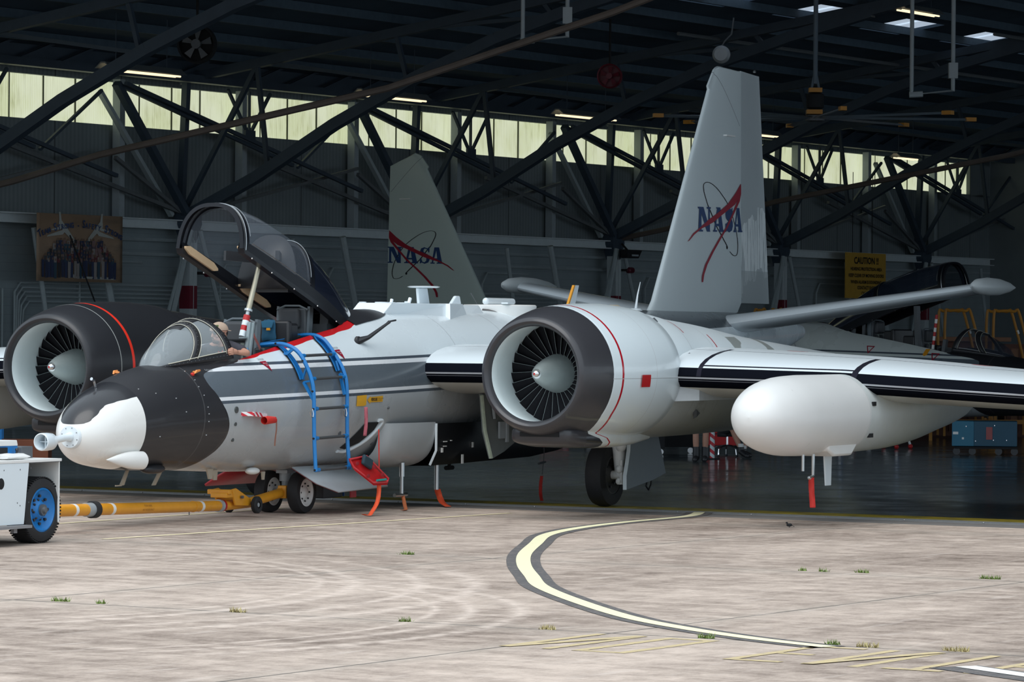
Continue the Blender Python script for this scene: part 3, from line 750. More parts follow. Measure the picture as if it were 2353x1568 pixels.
def canopy(t, second=False):
    nq = 30
    g = MB(); g.loft([[csurf(s, q/nq) for q in range(nq+1)] for s in np.linspace(.02, .47, 22)], closed=False)
    go = g.build('canopy', mat('smoked_canopy_glass', (.02, .028, .045), .1, alpha=.78, spec=.7) if second else mat('tinted_canopy_glass', (.30, .35, .42), .03, alpha=.22, spec=1.0), t, 60)
    a = MB(); a.loft([[csurf(s, q/nq, .012) for q in range(nq+1)] for s in np.linspace(.46, 1, 20)], closed=False)
    a.loft([[csurf(s, q/nq, -.02) for q in range(nq+1)] for s in np.linspace(.46, 1, 20)], closed=False, flip=True)
    a.build('canopy_rear_fairing', mat('canopy_fairing_gloss', (.012, .016, .03), .12, coat=.7), go, 60)
    f = MB()
    for off, s0, s1 in ((.022, -.005, .035), (.018, .445, .47)):
        f.loft([[csurf(s, q/nq, o_) for q in range(nq+1)] for s, o_ in ((s0, off-.05), (s0, off), (s1, off), (s1, off-.05))], closed=False)
    for sy in (0, 1):
        q0, q1 = (0, .05) if sy == 0 else (1, .95)
        f.loft([[csurf(s, q0, .022), csurf(s, q1, .022)] for s in np.linspace(0, 1, 26)], closed=False)
        f.loft([[csurf(s, q0, -.06), csurf(s, q1, -.035)] for s in np.linspace(0, 1, 26)], closed=False)
        low = []
        for s in np.linspace(0, 1, 26):
            p = Vector(csurf(s, q0, 0)); o_ = .03 if sy == 0 else -.03
            low.append([(p.x, p.y-o_, p.z+.01), (p.x+.02, p.y-o_, p.z-.055), (p.x+.02, p.y+o_*2, p.z-.055), (p.x, p.y+o_*2, p.z+.01)])
        f.loft(low, cap0=True, cap1=True)
    fo = f.build('canopy_frame', soft('canopy_frame_black', (.008, .009, .013), .28, spec=.3), go, 50)
    r = MB()
    for sy in (0, 1):
        for s in (.05, .18, .33, .49, .64):
            p = Vector(csurf(s, sy, 0)); r.sphere((p.x, p.y+(-.035 if sy == 0 else .035), p.z-.05), .012, 8)
    r.tube([csurf(.012, q/nq, .028) for q in range(nq+1)], .008, 6); r.tube([csurf(.04, q/nq, .024) for q in range(3, nq-2)], .005, 6); r.tube([csurf(.442, q/nq, .02) for q in range(3, nq-2)], .006, 6)
    r.tube([csurf(s, .06, .02) for s in np.linspace(.05, .44, 12)], .005, 5)
    r.build('canopy_latches', M['metal'], fo)
    if second: return
    # inner bulkhead with curved top and tan pads
    k = MB(); 
    for s0, sc_ in ((.36, .93),):
        prof = [csurf(s0, q/20, -.03) for q in range(21)]; c0 = Vector(csurf(s0, 0)); k.add(prof+[(c0.x, 0, c0.z)], [tuple([i, i+1, 21]) for i in range(20)])
    k.bar(csurf(.25, .12, -.05), csurf(.44, .5, -.25), .05, .12); k.bar(csurf(.25, .88, -.05), csurf(.44, .5, -.25), .05, .12); k.box(tuple(Vector(csurf(.43, 0))*.5+Vector(csurf(.43, 1))*.5+Vector((0, 0, .1))), (.25, .5, .12))
    o = k.build('canopy_bulkhead', M['black'], go, 30); sm = o.modifiers.new('s', 'SOLIDIFY'); sm.thickness = .02
    for s0, s1, sy in ((.01, .215, 1), (.36, .56, 1), (.01, .08, 0), (.11, .17, 0)):
        p = MB(); rr = []
        for s in np.linspace(s0, s1, 9):
            e_ = min(1, (s-s0)/.03+.25, (s1-s)/.03+.25); a_ = Vector(csurf(s, sy, -.075)); h = .05*e_; 
            rr.append([(a_.x, a_.y-.015, a_.z-h+.035), (a_.x, a_.y+.015, a_.z-h+.035), (a_.x, a_.y+.015, a_.z+h+.035), (a_.x, a_.y-.015, a_.z+h+.035)])
        p.loft(rr, cap0=True, cap1=True); p.build('rail_pad', M['tan'], go, 60)

# ---- engines
def nacelle(t, sy, a0, black=False, lite=False):
    y0 = 3.6*sy; c = (0, y0, 1.79)
    prof = [(-.30, .575), (-.345, .59), (-.375, .612), (-.385, .635), (-.375, .662), (-.33, .692), (-.2, .735), (0, .785), (.2, .822), (.5, .845), (.9, .862), (1.4, .865), (1.9, .845), (2.15, .825), (2.2, .80)]
    def fn():
        x, y, z, v = coords()
        base = (.76, .85, .89) if not black else (.022, .023, .027)
        dz = 1.79-z
        # lip paint edge runs aft under the chin
        ed = curve(z, [(.8, .72), (.95, .72), (1.0, .62), (1.06, .30), (1.3, .215), (2.7, .20)]) if not black else X.op('ADD', x*0, .2)
        col = mix(noise(1.5, 4, v), tuple(k*.97 for k in base), base)
        if not black: col = mix(curve(z, [(.9, .8), (1.25, 0)])*curve(noise(1.5, 3, v), [(.3, .3), (.6, .8)]), col, (.62, .60, .52))
        col = mix((x-a0).lt(ed), col, (.036, .036, .042) if not black else (.026, .027, .032))
        rl = ((x-a0)-ed-.225).abs().lt(.022 if not black else .026)
        col = mix(rl, col, (.45, .008, .02) if not black else (.85, .04, .02))
        if black: col = mix(((x-a0)-.17).abs().lt(.006), col, (.4, .42, .4))
        else:
            col = mix(((z-1.735).abs().lt(.004))*(x-a0).gt(.2), col, (.45, .48, .5))
            col = mix(((x-a0)-1.32).abs().lt(.004), col, (.6, .63, .65))
        return col
    m = mat('nacelle_paint_%s%s' % ('black' if black else 'white', lite), rough=.25, fn=fn, coat=.3 if not black else 0, rfn=(lambda: (coords()[0]-a0).lt(.25)*.2+.22) if not black else (lambda: coords()[0]*0+.36))
    b = MB(); rings = []
    for p, r in prof:
        ring = []
        for j in range(72):
            th = 2*PI*j/72; q = 1+(.05 if p > .3 else 0)*abs(math.cos(th))*min(1, (p-.3)/.8) if p > .3 else 1
            z = math.sin(th)*r; 
            ring.append((p+a0, y0+math.cos(th)*r*q, 1.79+z))
        rings.append(ring)
    b.loft(rings)
    n = b.build('engine_nacelle', m, t, 40)
    d = MB(); d.rev([(a0-.37, .612), (a0-.30, .582), (a0-.1, .590), (a0+.2, .615), (a0+.41, .625)], c, 64); d.build('intake_duct', M['duct'], n, 60)
    k = MB(); k.rev([(a0+.40, .64), (a0+.41, .05)], c, 48); k.build('fan_backing', M['dark'], n)
    # core cowl and jet pipe
    core = smoothi([(1.75, .79, 1.76, .78), (2.6, .80, 1.75, .78), (3.2, .77, 1.72, .76), (4.2, .73, 1.69, .73), (6.1, .62, 1.63, .62), (8.5, .47, 1.62, .47), (9.6, .40, 1.62, .40)])
    b = MB(); rr = []
    for p in np.linspace(1.75, 9.6, 34):
        rz, zc, ry = core(p); rr.append([(p+a0, y0+math.cos(2*PI*j/48)*ry, zc+math.sin(2*PI*j/48)*rz) for j in range(48)])
    b.loft(rr, cap1=True)
    def fc():
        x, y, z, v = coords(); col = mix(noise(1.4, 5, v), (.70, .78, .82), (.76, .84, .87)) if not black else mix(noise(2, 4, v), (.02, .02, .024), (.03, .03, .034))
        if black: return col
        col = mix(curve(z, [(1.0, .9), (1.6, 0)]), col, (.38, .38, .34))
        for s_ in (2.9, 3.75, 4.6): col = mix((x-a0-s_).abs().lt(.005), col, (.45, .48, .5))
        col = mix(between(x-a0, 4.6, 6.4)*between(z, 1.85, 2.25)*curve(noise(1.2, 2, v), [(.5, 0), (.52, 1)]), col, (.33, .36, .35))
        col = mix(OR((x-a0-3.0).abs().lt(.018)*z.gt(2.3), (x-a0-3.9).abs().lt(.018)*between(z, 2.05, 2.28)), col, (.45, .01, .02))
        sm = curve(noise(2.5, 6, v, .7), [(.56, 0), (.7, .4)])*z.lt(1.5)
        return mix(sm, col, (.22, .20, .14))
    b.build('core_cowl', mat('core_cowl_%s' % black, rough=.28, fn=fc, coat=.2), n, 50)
    if lite: return n
    # chin scoop
    b = MB(); rr = []
    for p, wz, zb, zt in ((-.14, .33, .985, 1.13), (-.12, .38, .955, 1.145), (-.05, .42, .93, 1.15), (.06, .44, .912, 1.15), (.3, .45, .885, 1.16), (.8, .45, .868, 1.16), (1.4, .41, .862, 1.15), (2.0, .33, .88, 1.12), (2.7, .2, .93, 1.05)):
        ring = []
        for j in range(24):
            th = 2*PI*j/24; cc, ss = math.cos(th), math.sin(th)
            ring.append((a0+p, y0+wz*(abs(cc)**.45)*(1 if cc > 0 else -1), (zb+zt)/2+(zt-zb)/2*(abs(ss)**.5)*(1 if ss > 0 else -1)))
        rr.append(ring)
    b.loft(rr, cap0=True, cap1=True); 
    b.build('chin_scoop', m, n, 50)
    k = MB(); k.box((a0-.13, y0, 1.055), (.05, .52, .055)); k.build('scoop_slot', M['dark'], n, 0)
    # fan blades, one mesh each
    bl0 = None
    NB = 30
    for i in range(NB):
        th = 2*PI*i/NB
        if bl0 is None:
            q = MB(); rr = []
            for r, tw in ((.20, .10), (.34, .2), (.5, .3), (.625, .4)):
                cx, sx_ = .030, .035+.03*(r/.625)
                rr.append([(-cx, -sx_, r), (0, .006, r), (cx, sx_, r), (0, -.006, r)])
            q.loft(rr, cap0=True, cap1=True); q.mat(1)
            q.tube([(-.032, -.036-.031*(r/.625), r) for r, tw in ((.20, .10), (.34, .2), (.5, .3), (.625, .4))], .0022, 4)
            bl0 = q.build('fan_blade', [soft('fan_blade_dark', (.010, .010, .013), .7, 0, spec=.15), M['spin']], n, 30); o = bl0
        else: o = bl0.copy(); S.collection.objects.link(o)
        o.parent = n; o.location = (a0+.36, y0, 1.79); o.rotation_euler = (th, 0, 0)
    s = MB(); s.rev([(a0-.30, .001), (a0-.295, .022), (a0-.27, .045), (a0-.2, .085), (a0-.05, .145), (a0+.15, .20), (a0+.32, .235), (a0+.42, .25)], c, 36)
    so = s.build('spinner', M['spin'], n, 60)
    s = MB(); s.rev([(a0-.303, .001), (a0-.296, .024), (a0-.27, .047), (a0-.245, .062)], c, 24); so2 = s.build('spinner_tip', M['chrome'], n); so2['label'] = 'bright spinner tip'
    s = MB(); s.box((a0-.302, y0, 1.79), (.01, .02, .025)); s.build('spinner_mark', M['red'], n)
    return n
# ---- wing section
def airfoil(ch, tk, n=20):
    P = []
    for i in range(n+1):
        t = (1-math.cos(PI*i/n))/2; y = 5*tk*(.2969*math.sqrt(t)-.126*t-.3516*t*t+.2843*t**3-.1015*t**4); P.append((t*ch, y*ch))
    return [(x, y*1.08) for x, y in P[::-1]]+[(x, -y*.92) for x, y in P[1:-1]]
def wing(t, sy, y0=.8, tipy=18.0, second=False):
    st = smoothi([(.8, 1.95, 5.3, 1.77, .125), (3.6, 2.0, 5.3, 1.77, .125), (6.6, 2.08, 4.9, 1.71, .116), (9, 2.12, 4.5, 1.59, .108), (14, 2.6, 3.4, 1.50, .11), (18.4, 3.1, 2.3, 1.45, .10)])
    b = MB(); rr = []
    for y in np.linspace(y0, tipy, 40):
        le, ch, zz, tk = st(y); rr.append([(le+p[0], sy*y, zz+p[1]) for p in airfoil(ch, tk)])
    b.loft(rr, cap0=True, cap1=True)
    def fn():
        x, y, z, v = coords(); ay = y.abs()
        le = curve(ay, [(.8, 1.95), (3.6, 2.0), (6.6, 2.08), (9, 2.12), (14, 2.6), (18.4, 3.1)])
        zc = curve(ay, [(.8, 1.77), (3.6, 1.77), (6.6, 1.71), (9, 1.59), (14, 1.5), (18.4, 1.45)])
        dx = x-le; dz = z-zc
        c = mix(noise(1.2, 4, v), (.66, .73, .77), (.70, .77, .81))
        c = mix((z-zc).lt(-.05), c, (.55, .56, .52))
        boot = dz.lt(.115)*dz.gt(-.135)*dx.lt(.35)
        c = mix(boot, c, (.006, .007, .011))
        c = mix((dz+.012).abs().lt(.011)*boot, c, (.50, .52, .56))  # bright line painted on the boot, stands in for the leading-edge highlight
        c = mix((dz+.045).abs().lt(.0035)*boot, c, (.22, .23, .26))
        # black trim lines on the inner panel
        c = mix(OR((ay-4.75).abs().lt(.03)*dx.lt(1.1), (ay-6.78).abs().lt(.04)*dx.lt(.9))*dz.gt(0), c, (.02, .02, .03))
        c = mix((dz-.145).abs().lt(.008)*dx.lt(.6)*between(ay, 4.75, 6.8), c, (.02, .02, .03))
        c = mix((dx-.92).abs().lt(.012)*dz.gt(0), c, (.05, .055, .07))
        for (cx, cy) in ((1.7, 5.4), (1.6, 7.9), (1.6, 10.4)):
            c = mix(((dx-cx)*(dx-cx)+(ay-cy)*(ay-cy)).lt(.02)*dz.gt(0), c, (.5, .02, .03))
        wsp.append(1-boot)
        return c
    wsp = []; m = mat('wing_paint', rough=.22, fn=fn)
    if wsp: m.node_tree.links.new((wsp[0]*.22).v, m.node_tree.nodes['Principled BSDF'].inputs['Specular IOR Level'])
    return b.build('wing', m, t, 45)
def stab(t, sy):
    b = MB(); rr = []
    for k in np.linspace(0, 1, 14):
        y = .25+(3.95 if sy < 0 else 3.4)*k; le = 13.3+.75*k; ch = 1.9-.75*k; zz = 2.42+.60*k; rr.append([(le+p[0], sy*y, zz+p[1]) for p in airfoil(ch, .165-.02*k, 14)])
    b.loft(rr, cap0=True, cap1=True)
    o = b.build('horizontal_stabilizer', soft('stab_paint', (.55, .60, .63), .22, amt=.05, coat=.4), t, 45)
    b = MB(); b.rev([(13.72, .001), (13.78, .06), (14.0, .115), (14.4, .14), (14.9, .13), (15.4, .08), (15.75, .012)], (0, -4.27 if sy < 0 else 3.72, 3.05), 20); b.build('stabilizer_tip', soft('tip_paint', (.52, .56, .57), .35, amt=.05), o, 50)
    return o
FINLE = [(2.45, 10.9), (2.72, 11.28), (6.12, 13.42), (6.16, 13.36), (6.5, 13.72)]
fle = smoothi(FINLE)
def fin_half(a, z):
    tk = .17-.075*(z-2.6)/3.9; le = float(np.interp(z, [2.45, 2.72, 6.12, 6.5], [10.9, 11.28, 13.40, 13.72])); te = float(np.interp(z, [2.5, 6.5], [16.0, 15.5])); t = min(max((a-le)/(te-le), 0), 1)
    return tk*(2.6*math.sqrt(t)*(1-t)**.9+.12*(1-t))*.62+.008
def fin(t, second=False):
    b = MB(); zs = list(np.linspace(2.5, 6.06, 26))+[6.12, 6.17, 6.3, 6.44, 6.49, 6.51]
    def te(z): return float(np.interp(z, [2.5, 2.7, 6.5], [14.05, 14.62, 14.55]))
    rr = []
    for z in zs:
        le = float(np.interp(z, [2.45, 2.72, 6.12, 6.17, 6.5], [10.9, 11.28, 13.40, 13.36, 13.66])); tt = te(z)
        if z > 6.45: le += .12*(z-6.45)/.06
        zt = z
        k = [(1-math.cos(PI*i/24))/2 for i in range(25)]
        def Z(q): return zt-(max(0, zt-5.4)/1.1*.28*(q) if second else max(0, zt-6.0)/.5*.03*q)
        sc = 1 if z < 6.5 else .35
        ring = [(le+(tt-le)*q, -fin_half(le+(tt-le)*q, z)*sc, Z(q)) for q in k]+[(le+(tt-le)*q, fin_half(le+(tt-le)*q, z)*sc, Z(q)) for q in k[::-1]]
        rr.append(ring)
    b.loft(rr, cap0=True, cap1=True)
    def fn():
        x, y, z, v = coords(); base = (.66, .73, .75) if not second else (.55, .64, .60)
        c = mix(noise(1.2, 5, v), tuple(q*.95 for q in base), base)
        st = curve(noise(3, 6, v, .7, ((3, 1, .3),)), [(.52, 0), (.68, .45)])
        c = mix(st*curve(x-z*.5, [(11.6, 0), (13.2, 1)])*z.lt(3.9), c, (.62, .66, .67))
        c = mix(((z-6.08)*.5+(x-13.9)*.42-.02).abs().lt(.004)*z.gt(5.6), c, (.2, .22, .24))
        return c
    o = b.build('tail_fin', mat('fin_paint_%s' % second, rough=.3, fn=fn), t, 40)
    if not second:
        b = MB(); rr = []
        for z in list(np.linspace(2.78, 6.44, 20))+[6.48]:
            a0, a1 = te(z)+.012, float(np.interp(z, [2.7, 6.5], [15.98, 15.46]))
            ks = [i/10 for i in range(11)]
            Z = lambda q: z-.03*q*(1 if z > 6 else 0)
            rr.append([(a0+(a1-a0)*q, -max(fin_half(a0, z)*(1-q), .012), Z(q)) for q in ks]+[(a0+(a1-a0)*q, max(fin_half(a0, z)*(1-q), .012), Z(q)) for q in ks[::-1]])
        b.loft(rr, cap0=True, cap1=True)
        def fr():
            x, y, z, v = coords(); c = mix(noise(1.5, 4, v), (.46, .51, .53), (.52, .57, .59))
            st = noise(5, 5, v, .6, ((3.5, 1, .25),)); zone = between(z+(noise(2.5, 3, v)-.5)*1.1+(x-15.2)*-.35, 3.15, 4.15)
            c = mix(zone*curve(st, [(.42, 0), (.5, 1)]), c, (.85, .90, .91))
            return mix(z.lt(3.3)*.6, c, (.36, .40, .41))
        b.build('rudder', mat('rudder_paint', rough=.4, fn=fr), o, 40)
    # emblem on both sides
    E2 = lambda cx, cy: (12.78+((cx/4.752)-50)*.01755, 4.24-((cy/4.752)-78)*.0067+((cx/4.752)-50)*.0006)
    rd1 = [(135, 740), (150, 715), (190, 650), (260, 585), (350, 500), (450, 425), (560, 330), (650, 210), (718, 98), (720, 215), (690, 272), (640, 340), (560, 400), (490, 455), (400, 530), (330, 570), (270, 600), (200, 665), (152, 728)]
    rd2 = [(720, 215), (703, 300), (645, 420), (562, 590), (482, 720), (402, 860), (333, 1000), (298, 1110), (287, 1190), (272, 1190), (275, 1120), (308, 1000), (378, 860), (458, 720), (540, 590), (622, 420), (682, 280)]
    orb = [(345, 340), (310, 200), (305, 120), (330, 88), (380, 98), (450, 160), (530, 270), (590, 380), (640, 530), (672, 660), (687, 800), (678, 892), (652, 912), (620, 897), (590, 862)]
    orb2 = [(345, 340), (395, 465), (440, 580), (500, 690), (558, 800)]
    for side in (-1, 1):
        def fs(a, z, o_=.006): return (a, side*(fin_half(a, z)+o_), z)
        def mp(pts): return [E2(*p) for p in pts]
        def strip_poly(pts, w):
            P = spline([(p[0], p[1], 0) for p in pts], 6); L_, R_ = ribbon_pts(P, w); return [[(L_[i].x, L_[i].y), (R_[i].x, R_[i].y), (R_[i+1].x, R_[i+1].y), (L_[i+1].x, L_[i+1].y)] for i in range(len(P)-1)]
        decal('emblem_orbit', [[E2(*p) for p in q] for q in strip_poly(orb, 7)+strip_poly(orb2, 9)]+[mp([(548, 800), (562, 796), (568, 820), (560, 838), (550, 830)])], lambda a, z: fs(a, z, .007), M['dark'], o)
        # block serif letters laid out in a 0..1 box each
        Nn = [[(.0, 0), (.36, 0), (.36, .07), (.25, .07), (.25, .93), (.15, 1), (.0, 1), (0, .93), (.1, .93), (.1, .07), (0, .07)], [(.1, 1), (.42, 1), (.95, 0), (.68, 0)], [(.68, 1), (1, 1), (1, .93), (.92, .93), (.92, 0), (.80, 0), (.80, .93), (.68, .93)]]
        An = [[(.30, 1), (.62, 1), (.62, .95), (.50, .95), (.22, .07), (.10, .07), (.38, .95), (.30, .95)], [(.42, 1), (.68, 1), (.95, .07), (.60, .07)], [(.25, .33), (.70, .33), (.70, .23), (.22, .23)], [(0, 0), (.36, 0), (.36, .07), (0, .07)], [(.52, 0), (1.02, 0), (1.02, .07), (.52, .07)]]
        Sn = [[(.95, 1), (.86, 1), (.78, .93), (.45, 1.0), (.12, .92), (.02, .74), (.10, .56), (.40, .44), (.66, .34), (.66, .18), (.5, .08), (.28, .10), (.12, .34), (.02, .34), (.02, 0), (.10, 0), (.18, .06), (.5, -.02), (.86, .06), (1, .24), (.98, .42), (.80, .56), (.45, .66), (.34, .76), (.42, .90), (.60, .91), (.80, .82), (.86, .68), (.95, .68)]]
        lets = ((Nn, 0, .27), (An, .315, .25), (Sn, .60, .18), (An, .795, .215))
        ps = []
        for g_, x0, w_ in lets:
            for poly in g_:
                q_ = []
                for (px, py) in poly:
                    u_ = x0+px*w_; a = 12.80+u_*1.80 if side < 0 else 14.60-u_*1.80
                    q_.append((a, 3.875+(.385+.03*0)*py+(a-12.8)*.02))
                ps.append(q_)
        decal('emblem_lettering', ps, lambda a, z: fs(a, z, .009), M['navy'], o)
        decal('emblem_swoosh', [mp(rd1), mp(rd2)], lambda a, z: fs(a, z, .012), M['logored'], o)
    b = MB(); b.box((14.0, 0, 5.42), (.35, 2*fin_half(14.0, 5.42)+.12, .025)); b.build('fin_fairing', M['whitem'], o, 0)
    b = MB(); b.sphere((15.3 if not second else 13.9, 0, 6.52 if not second else 6.42), .03, 8); b.build('fin_light', M['metal'], o)
    return o
def wheel(name, par, c, R_, w, rim, rimm, n=36, mats=None):
    b = MB(); rr = []
    prof = [(-w*.36, rim), (-w*.48, rim+.02), (-w*.5, (R_+rim)/2), (-w*.42, R_*.95), (-w*.2, R_*.995), (0, R_), (w*.2, R_*.995), (w*.42, R_*.95), (w*.5, (R_+rim)/2), (w*.48, rim+.02), (w*.36, rim)]
    b.rev(prof, c, n, 'y'); o = b.build(name, M['rubber'], par, 50)
    b = MB(); b.rev([(-w*.44, rim+.012), (-w*.46, rim-.005), (-w*.32, rim*.88), (-w*.22, rim*.55), (-w*.40, rim*.34), (-w*.42, .001)], c, n, 'y'); b.rev([(w*.44, rim+.012), (w*.46, rim-.005), (w*.32, rim*.88), (w*.22, rim*.55), (w*.40, rim*.34), (w*.42, .001)], c, n, 'y'); o2 = b.build('hub', rimm, o, 40)
    b = MB()
    for i in range(8):
        t_ = 2*PI*i/8
        for sy in (-1, 1): b.tube([(c[0]+math.cos(t_)*rim*.66, c[1]+sy*w*.25, c[2]+math.sin(t_)*rim*.66), (c[0]+math.cos(t_)*rim*.66, c[1]+sy*w*.34, c[2]+math.sin(t_)*rim*.66)], rim*.075, 6)
    b.build('hub_bolts', M['black'], o, 30)
    return o
def conf_box(name, a0, a1, z0, z1, h, m, t, side=-1):
    """thin plate hugging the fuselage side"""
    n = 8; b = MB(); out = []
    for j in range(n+1):
        z = z0+(z1-z0)*j/n; out.append([(a0, fy(a0, z, side, h), z), (a1, fy(a1, z, side, h), z)])
    b.loft(out, closed=False); return b.build(name, m, t, 0)
JW = Matrix.Translation((-2.83, 48.21, 0)) @ Matrix.Rotation(math.radians(26), 4, 'Z').inverted() @ Matrix.Rotation(math.radians(90), 4, 'Z')
JA = math.radians(64)
def jet_root(name, loc, ang): return empty(name, loc, ang)
J = jet_root('research_jet', (-2.83, 48.21, 0), JA)
tag(J, 'white and grey twin-engine research jet with open canopy, towed nose first from the hangar', 'aircraft')
fuselage(J)
nacelle(J, -1, 0.0); nacelle(J, 1, .43, black=True)
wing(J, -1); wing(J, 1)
# underwing pod, left
def pod(sy, y0):
    c = (0, sy*y0, 1.32); rr = []; b = MB()
    st = smoothi([(0, .001, 1.32), (.012, .08, 1.32), (.05, .16, 1.32), (.13, .25, 1.32), (.30, .345, 1.32), (.60, .425, 1.32), (1.0, .470, 1.32), (1.5, .485, 1.32)])
    for p in list(-.80+1.5*(np.linspace(0, 1, 24)**2))+[1.1, 1.5, 1.95]:
        r, z = st(min(p+.80, 1.5)); rr.append([(p, sy*y0+math.cos(2*PI*j/56)*r, z+math.sin(2*PI*j/56)*r) for j in range(56)])
    b.loft(rr)
    def pf():
        x, y, z, v = coords(); c = mix(noise(1.6, 4, v), (.76, .77, .76), (.84, .84, .83))
        c = mix(curve(noise(7, 6, v, .7), [(.66, 0), (.75, .5)])*x.lt(1.0), c, (.45, .44, .42))
        c = mix((x-1.93).abs().lt(.004), c, (.5, .52, .52)); return c
    p0 = b.build('underwing_pod', mat('pod_paint', rough=.32, fn=pf), J, 50)
    b = MB(); rr = []
    st2 = smoothi([(1.95, .485, .485, 1.32), (3.3, .47, .475, 1.33), (4.2, .44, .44, 1.35), (5.2, .38, .36, 1.39), (6.2, .30, .27, 1.44), (6.8, .15, .14, 1.50), (7.0, .02, .02, 1.53)])
    for p in np.linspace(1.95, 7.0, 28):
        ry, rz, z = st2(p); rr.append([(p, sy*y0+math.cos(2*PI*j/48)*ry, z+math.sin(2*PI*j/48)*rz) for j in range(48)])
    b.loft(rr)
    # shoulder blending up to the wing
    rr = []
    for p in np.linspace(1.9, 6.2, 14):
        k = math.sin(PI*min(1, max(0, (p-1.9)/4.3)))**.5; rr.append([(p, sy*y0-.32*k, 1.30), (p, sy*y0-.26*k, 1.58), (p, sy*y0+.26*k, 1.58), (p, sy*y0+.32*k, 1.30)])
    b.loft(rr)
    b.build('pod_tail', soft('pod_tail_paint', (.66, .70, .69), .35, amt=.06), p0, 50)
    b = MB(); b.prism([(.95, sy*y0+.1, .90), (1.15, sy*y0+.1, .825), (1.72, sy*y0+.1, .825), (1.95, sy*y0+.1, .97), (1.95, sy*y0+.1, 1.1), (.95, sy*y0+.1, 1.1)], (0, -.42, 0)); b.build('pod_belly_fairing', M['whitem'], p0, 30, .03)
    b = MB(); b.box((2.06, sy*y0-.475, 1.45), (.11, .02, .05)); b.box((2.1, sy*y0-.40, 1.06), (.12, .06, .05)); b.build('pod_vent', M['dark'], p0, 0)
    b = MB(); b.tube([(.62, sy*y0-.12, .88), (.62, sy*y0-.12, .66)], .018, 8); b.tube([(.95, sy*y0-.12, .86), (.95, sy*y0-.12, .60), (.85, sy*y0-.12, .575)], .02, 8); b.sphere((.78, sy*y0-.14, .575), .025, 8); b.build('pod_probe', M['metal'], p0)
    b = MB(); b.prism([(1.38, sy*y0-.1, .84), (1.62, sy*y0-.1, .84), (1.60, sy*y0-.1, .46), (1.44, sy*y0-.1, .46)], (0, .02, 0)); b.build('pod_blade_antenna', M['white'], p0, 0)
    return p0
pod(-1, 6.6); pod(1, 6.6)
stab(J, -1); stab(J, 1); fin(J)
# nose probe
b = MB(); b.rev([(-5.005, .001), (-5.005, .125), (-5.0, .13), (-4.97, .14)], (0, 0, 1.06), 28); 
pn = b.build('nose_mounting_ring', M['white'], J)
b = MB(); b.tube([(-4.98, 0, 1.06), (-5.08, 0, 1.055), (-5.26, 0, 1.035), (-5.34, 0, 1.03)], [.060, .044, .040, .05], 14); b.build('nose_probe', M['white'], pn)
b = MB(); b.rev([(p_+.385, r_) for p_, r_ in ((-5.98, .098), (-5.985, .088), (-5.97, .083), (-5.78, .075), (-5.74, .06), (-5.74, .07), (-5.79, .097), (-5.87, .102), (-5.97, .101), (-5.98, .098))], (0, 0, 1.015), 32)
b.box((-5.45, 0, 1.015), (.12, .15, .008)); b.box((-5.45, 0, 1.015), (.12, .008, .15)); b.tube([(-5.50, 0, 1.015), (-5.32, 0, 1.03)], [.012, .04], 8); b.build('probe_shroud', M['white'], pn)
b = MB()
for i in range(8): t_ = i*PI/4+.3; b.sphere((-5.008, math.cos(t_)*.105, 1.06+math.sin(t_)*.105), .007, 6)
b.build('ring_screws', M['dgrey'], pn)
# nose blister fairing and small rivets
b = MB(); rr = []
for k in np.linspace(0, 1, 12):
    a = -4.80+.62*k; r = .001+.105*math.sin(min(1, k*1.15)*PI/2); rr.append([(a, -.36-.10*k+math.cos(2*PI*j/18)*r*.8, .80-.02*k+math.sin(2*PI*j/18)*r) for j in range(18)])
b.loft(rr, cap1=False); rr2 = [[(a+.0, y, z) for a, y, z in rr[-1]], [(a+.05, -.46+(y+.46)*.7, .78+(z-.78)*.7) for a, y, z in rr[-1]], [(a+.06, -.46, .78) for a, y, z in rr[-1]]]
b.loft(rr2); b.build('nose_blister', M['whitem'], J, 50)
b = MB()
for a, z in ((-4.05, 1.60), (-3.85, 1.55), (-3.55, 1.49), (-3.42, 1.33), (-3.9, 1.05), (-3.03, 1.62), (-3.0, 1.52), (-2.98, 1.38), (-2.97, 1.30), (-2.97, 1.21), (-2.97, 1.05), (-3.02, 1.70), (-3.05, 1.80)):
    b.sphere((a, fy(a, z, -1, 0), z), .011, 6)
b.build('static_ports', M['metal'], J)
# pitot mast and streamer hoods on the nose
b = MB(); b.tube([(-4.38, .05, 1.62), (-4.42, .05, 1.70)], .012, 8); b.tube([(-4.42, .05, 1.70), (-4.47, .05, 1.715)], .02, 8); b.build('pitot_mast', M['chrome'], J)
def vane(a, z, side):
    y = fy(a, z, side, 0); b = MB(); b.tube([(a, y, z), (a-.02, y+side*.05, z)], .014, 8); b.prism([(a-.06, y+side*.04, z-.02), (a+.05, y+side*.05, z+.01), (a+.05, y+side*.05, z+.03), (a-.03, y+side*.05, z+.025)], (0, side*.025, 0)); return b.build('vane_cover', soft('orange_cover', (.85, .30, .08), .6), J, 30, .01)
vane(-2.93, 1.79, -1); vane(-3.6, 1.78, 1)
b = MB()
b.sphere((-2.99, fy(-2.99, 1.78, -1, .03), 1.765), .026, 8)
b.build('vane_plug', M['redc'], J)
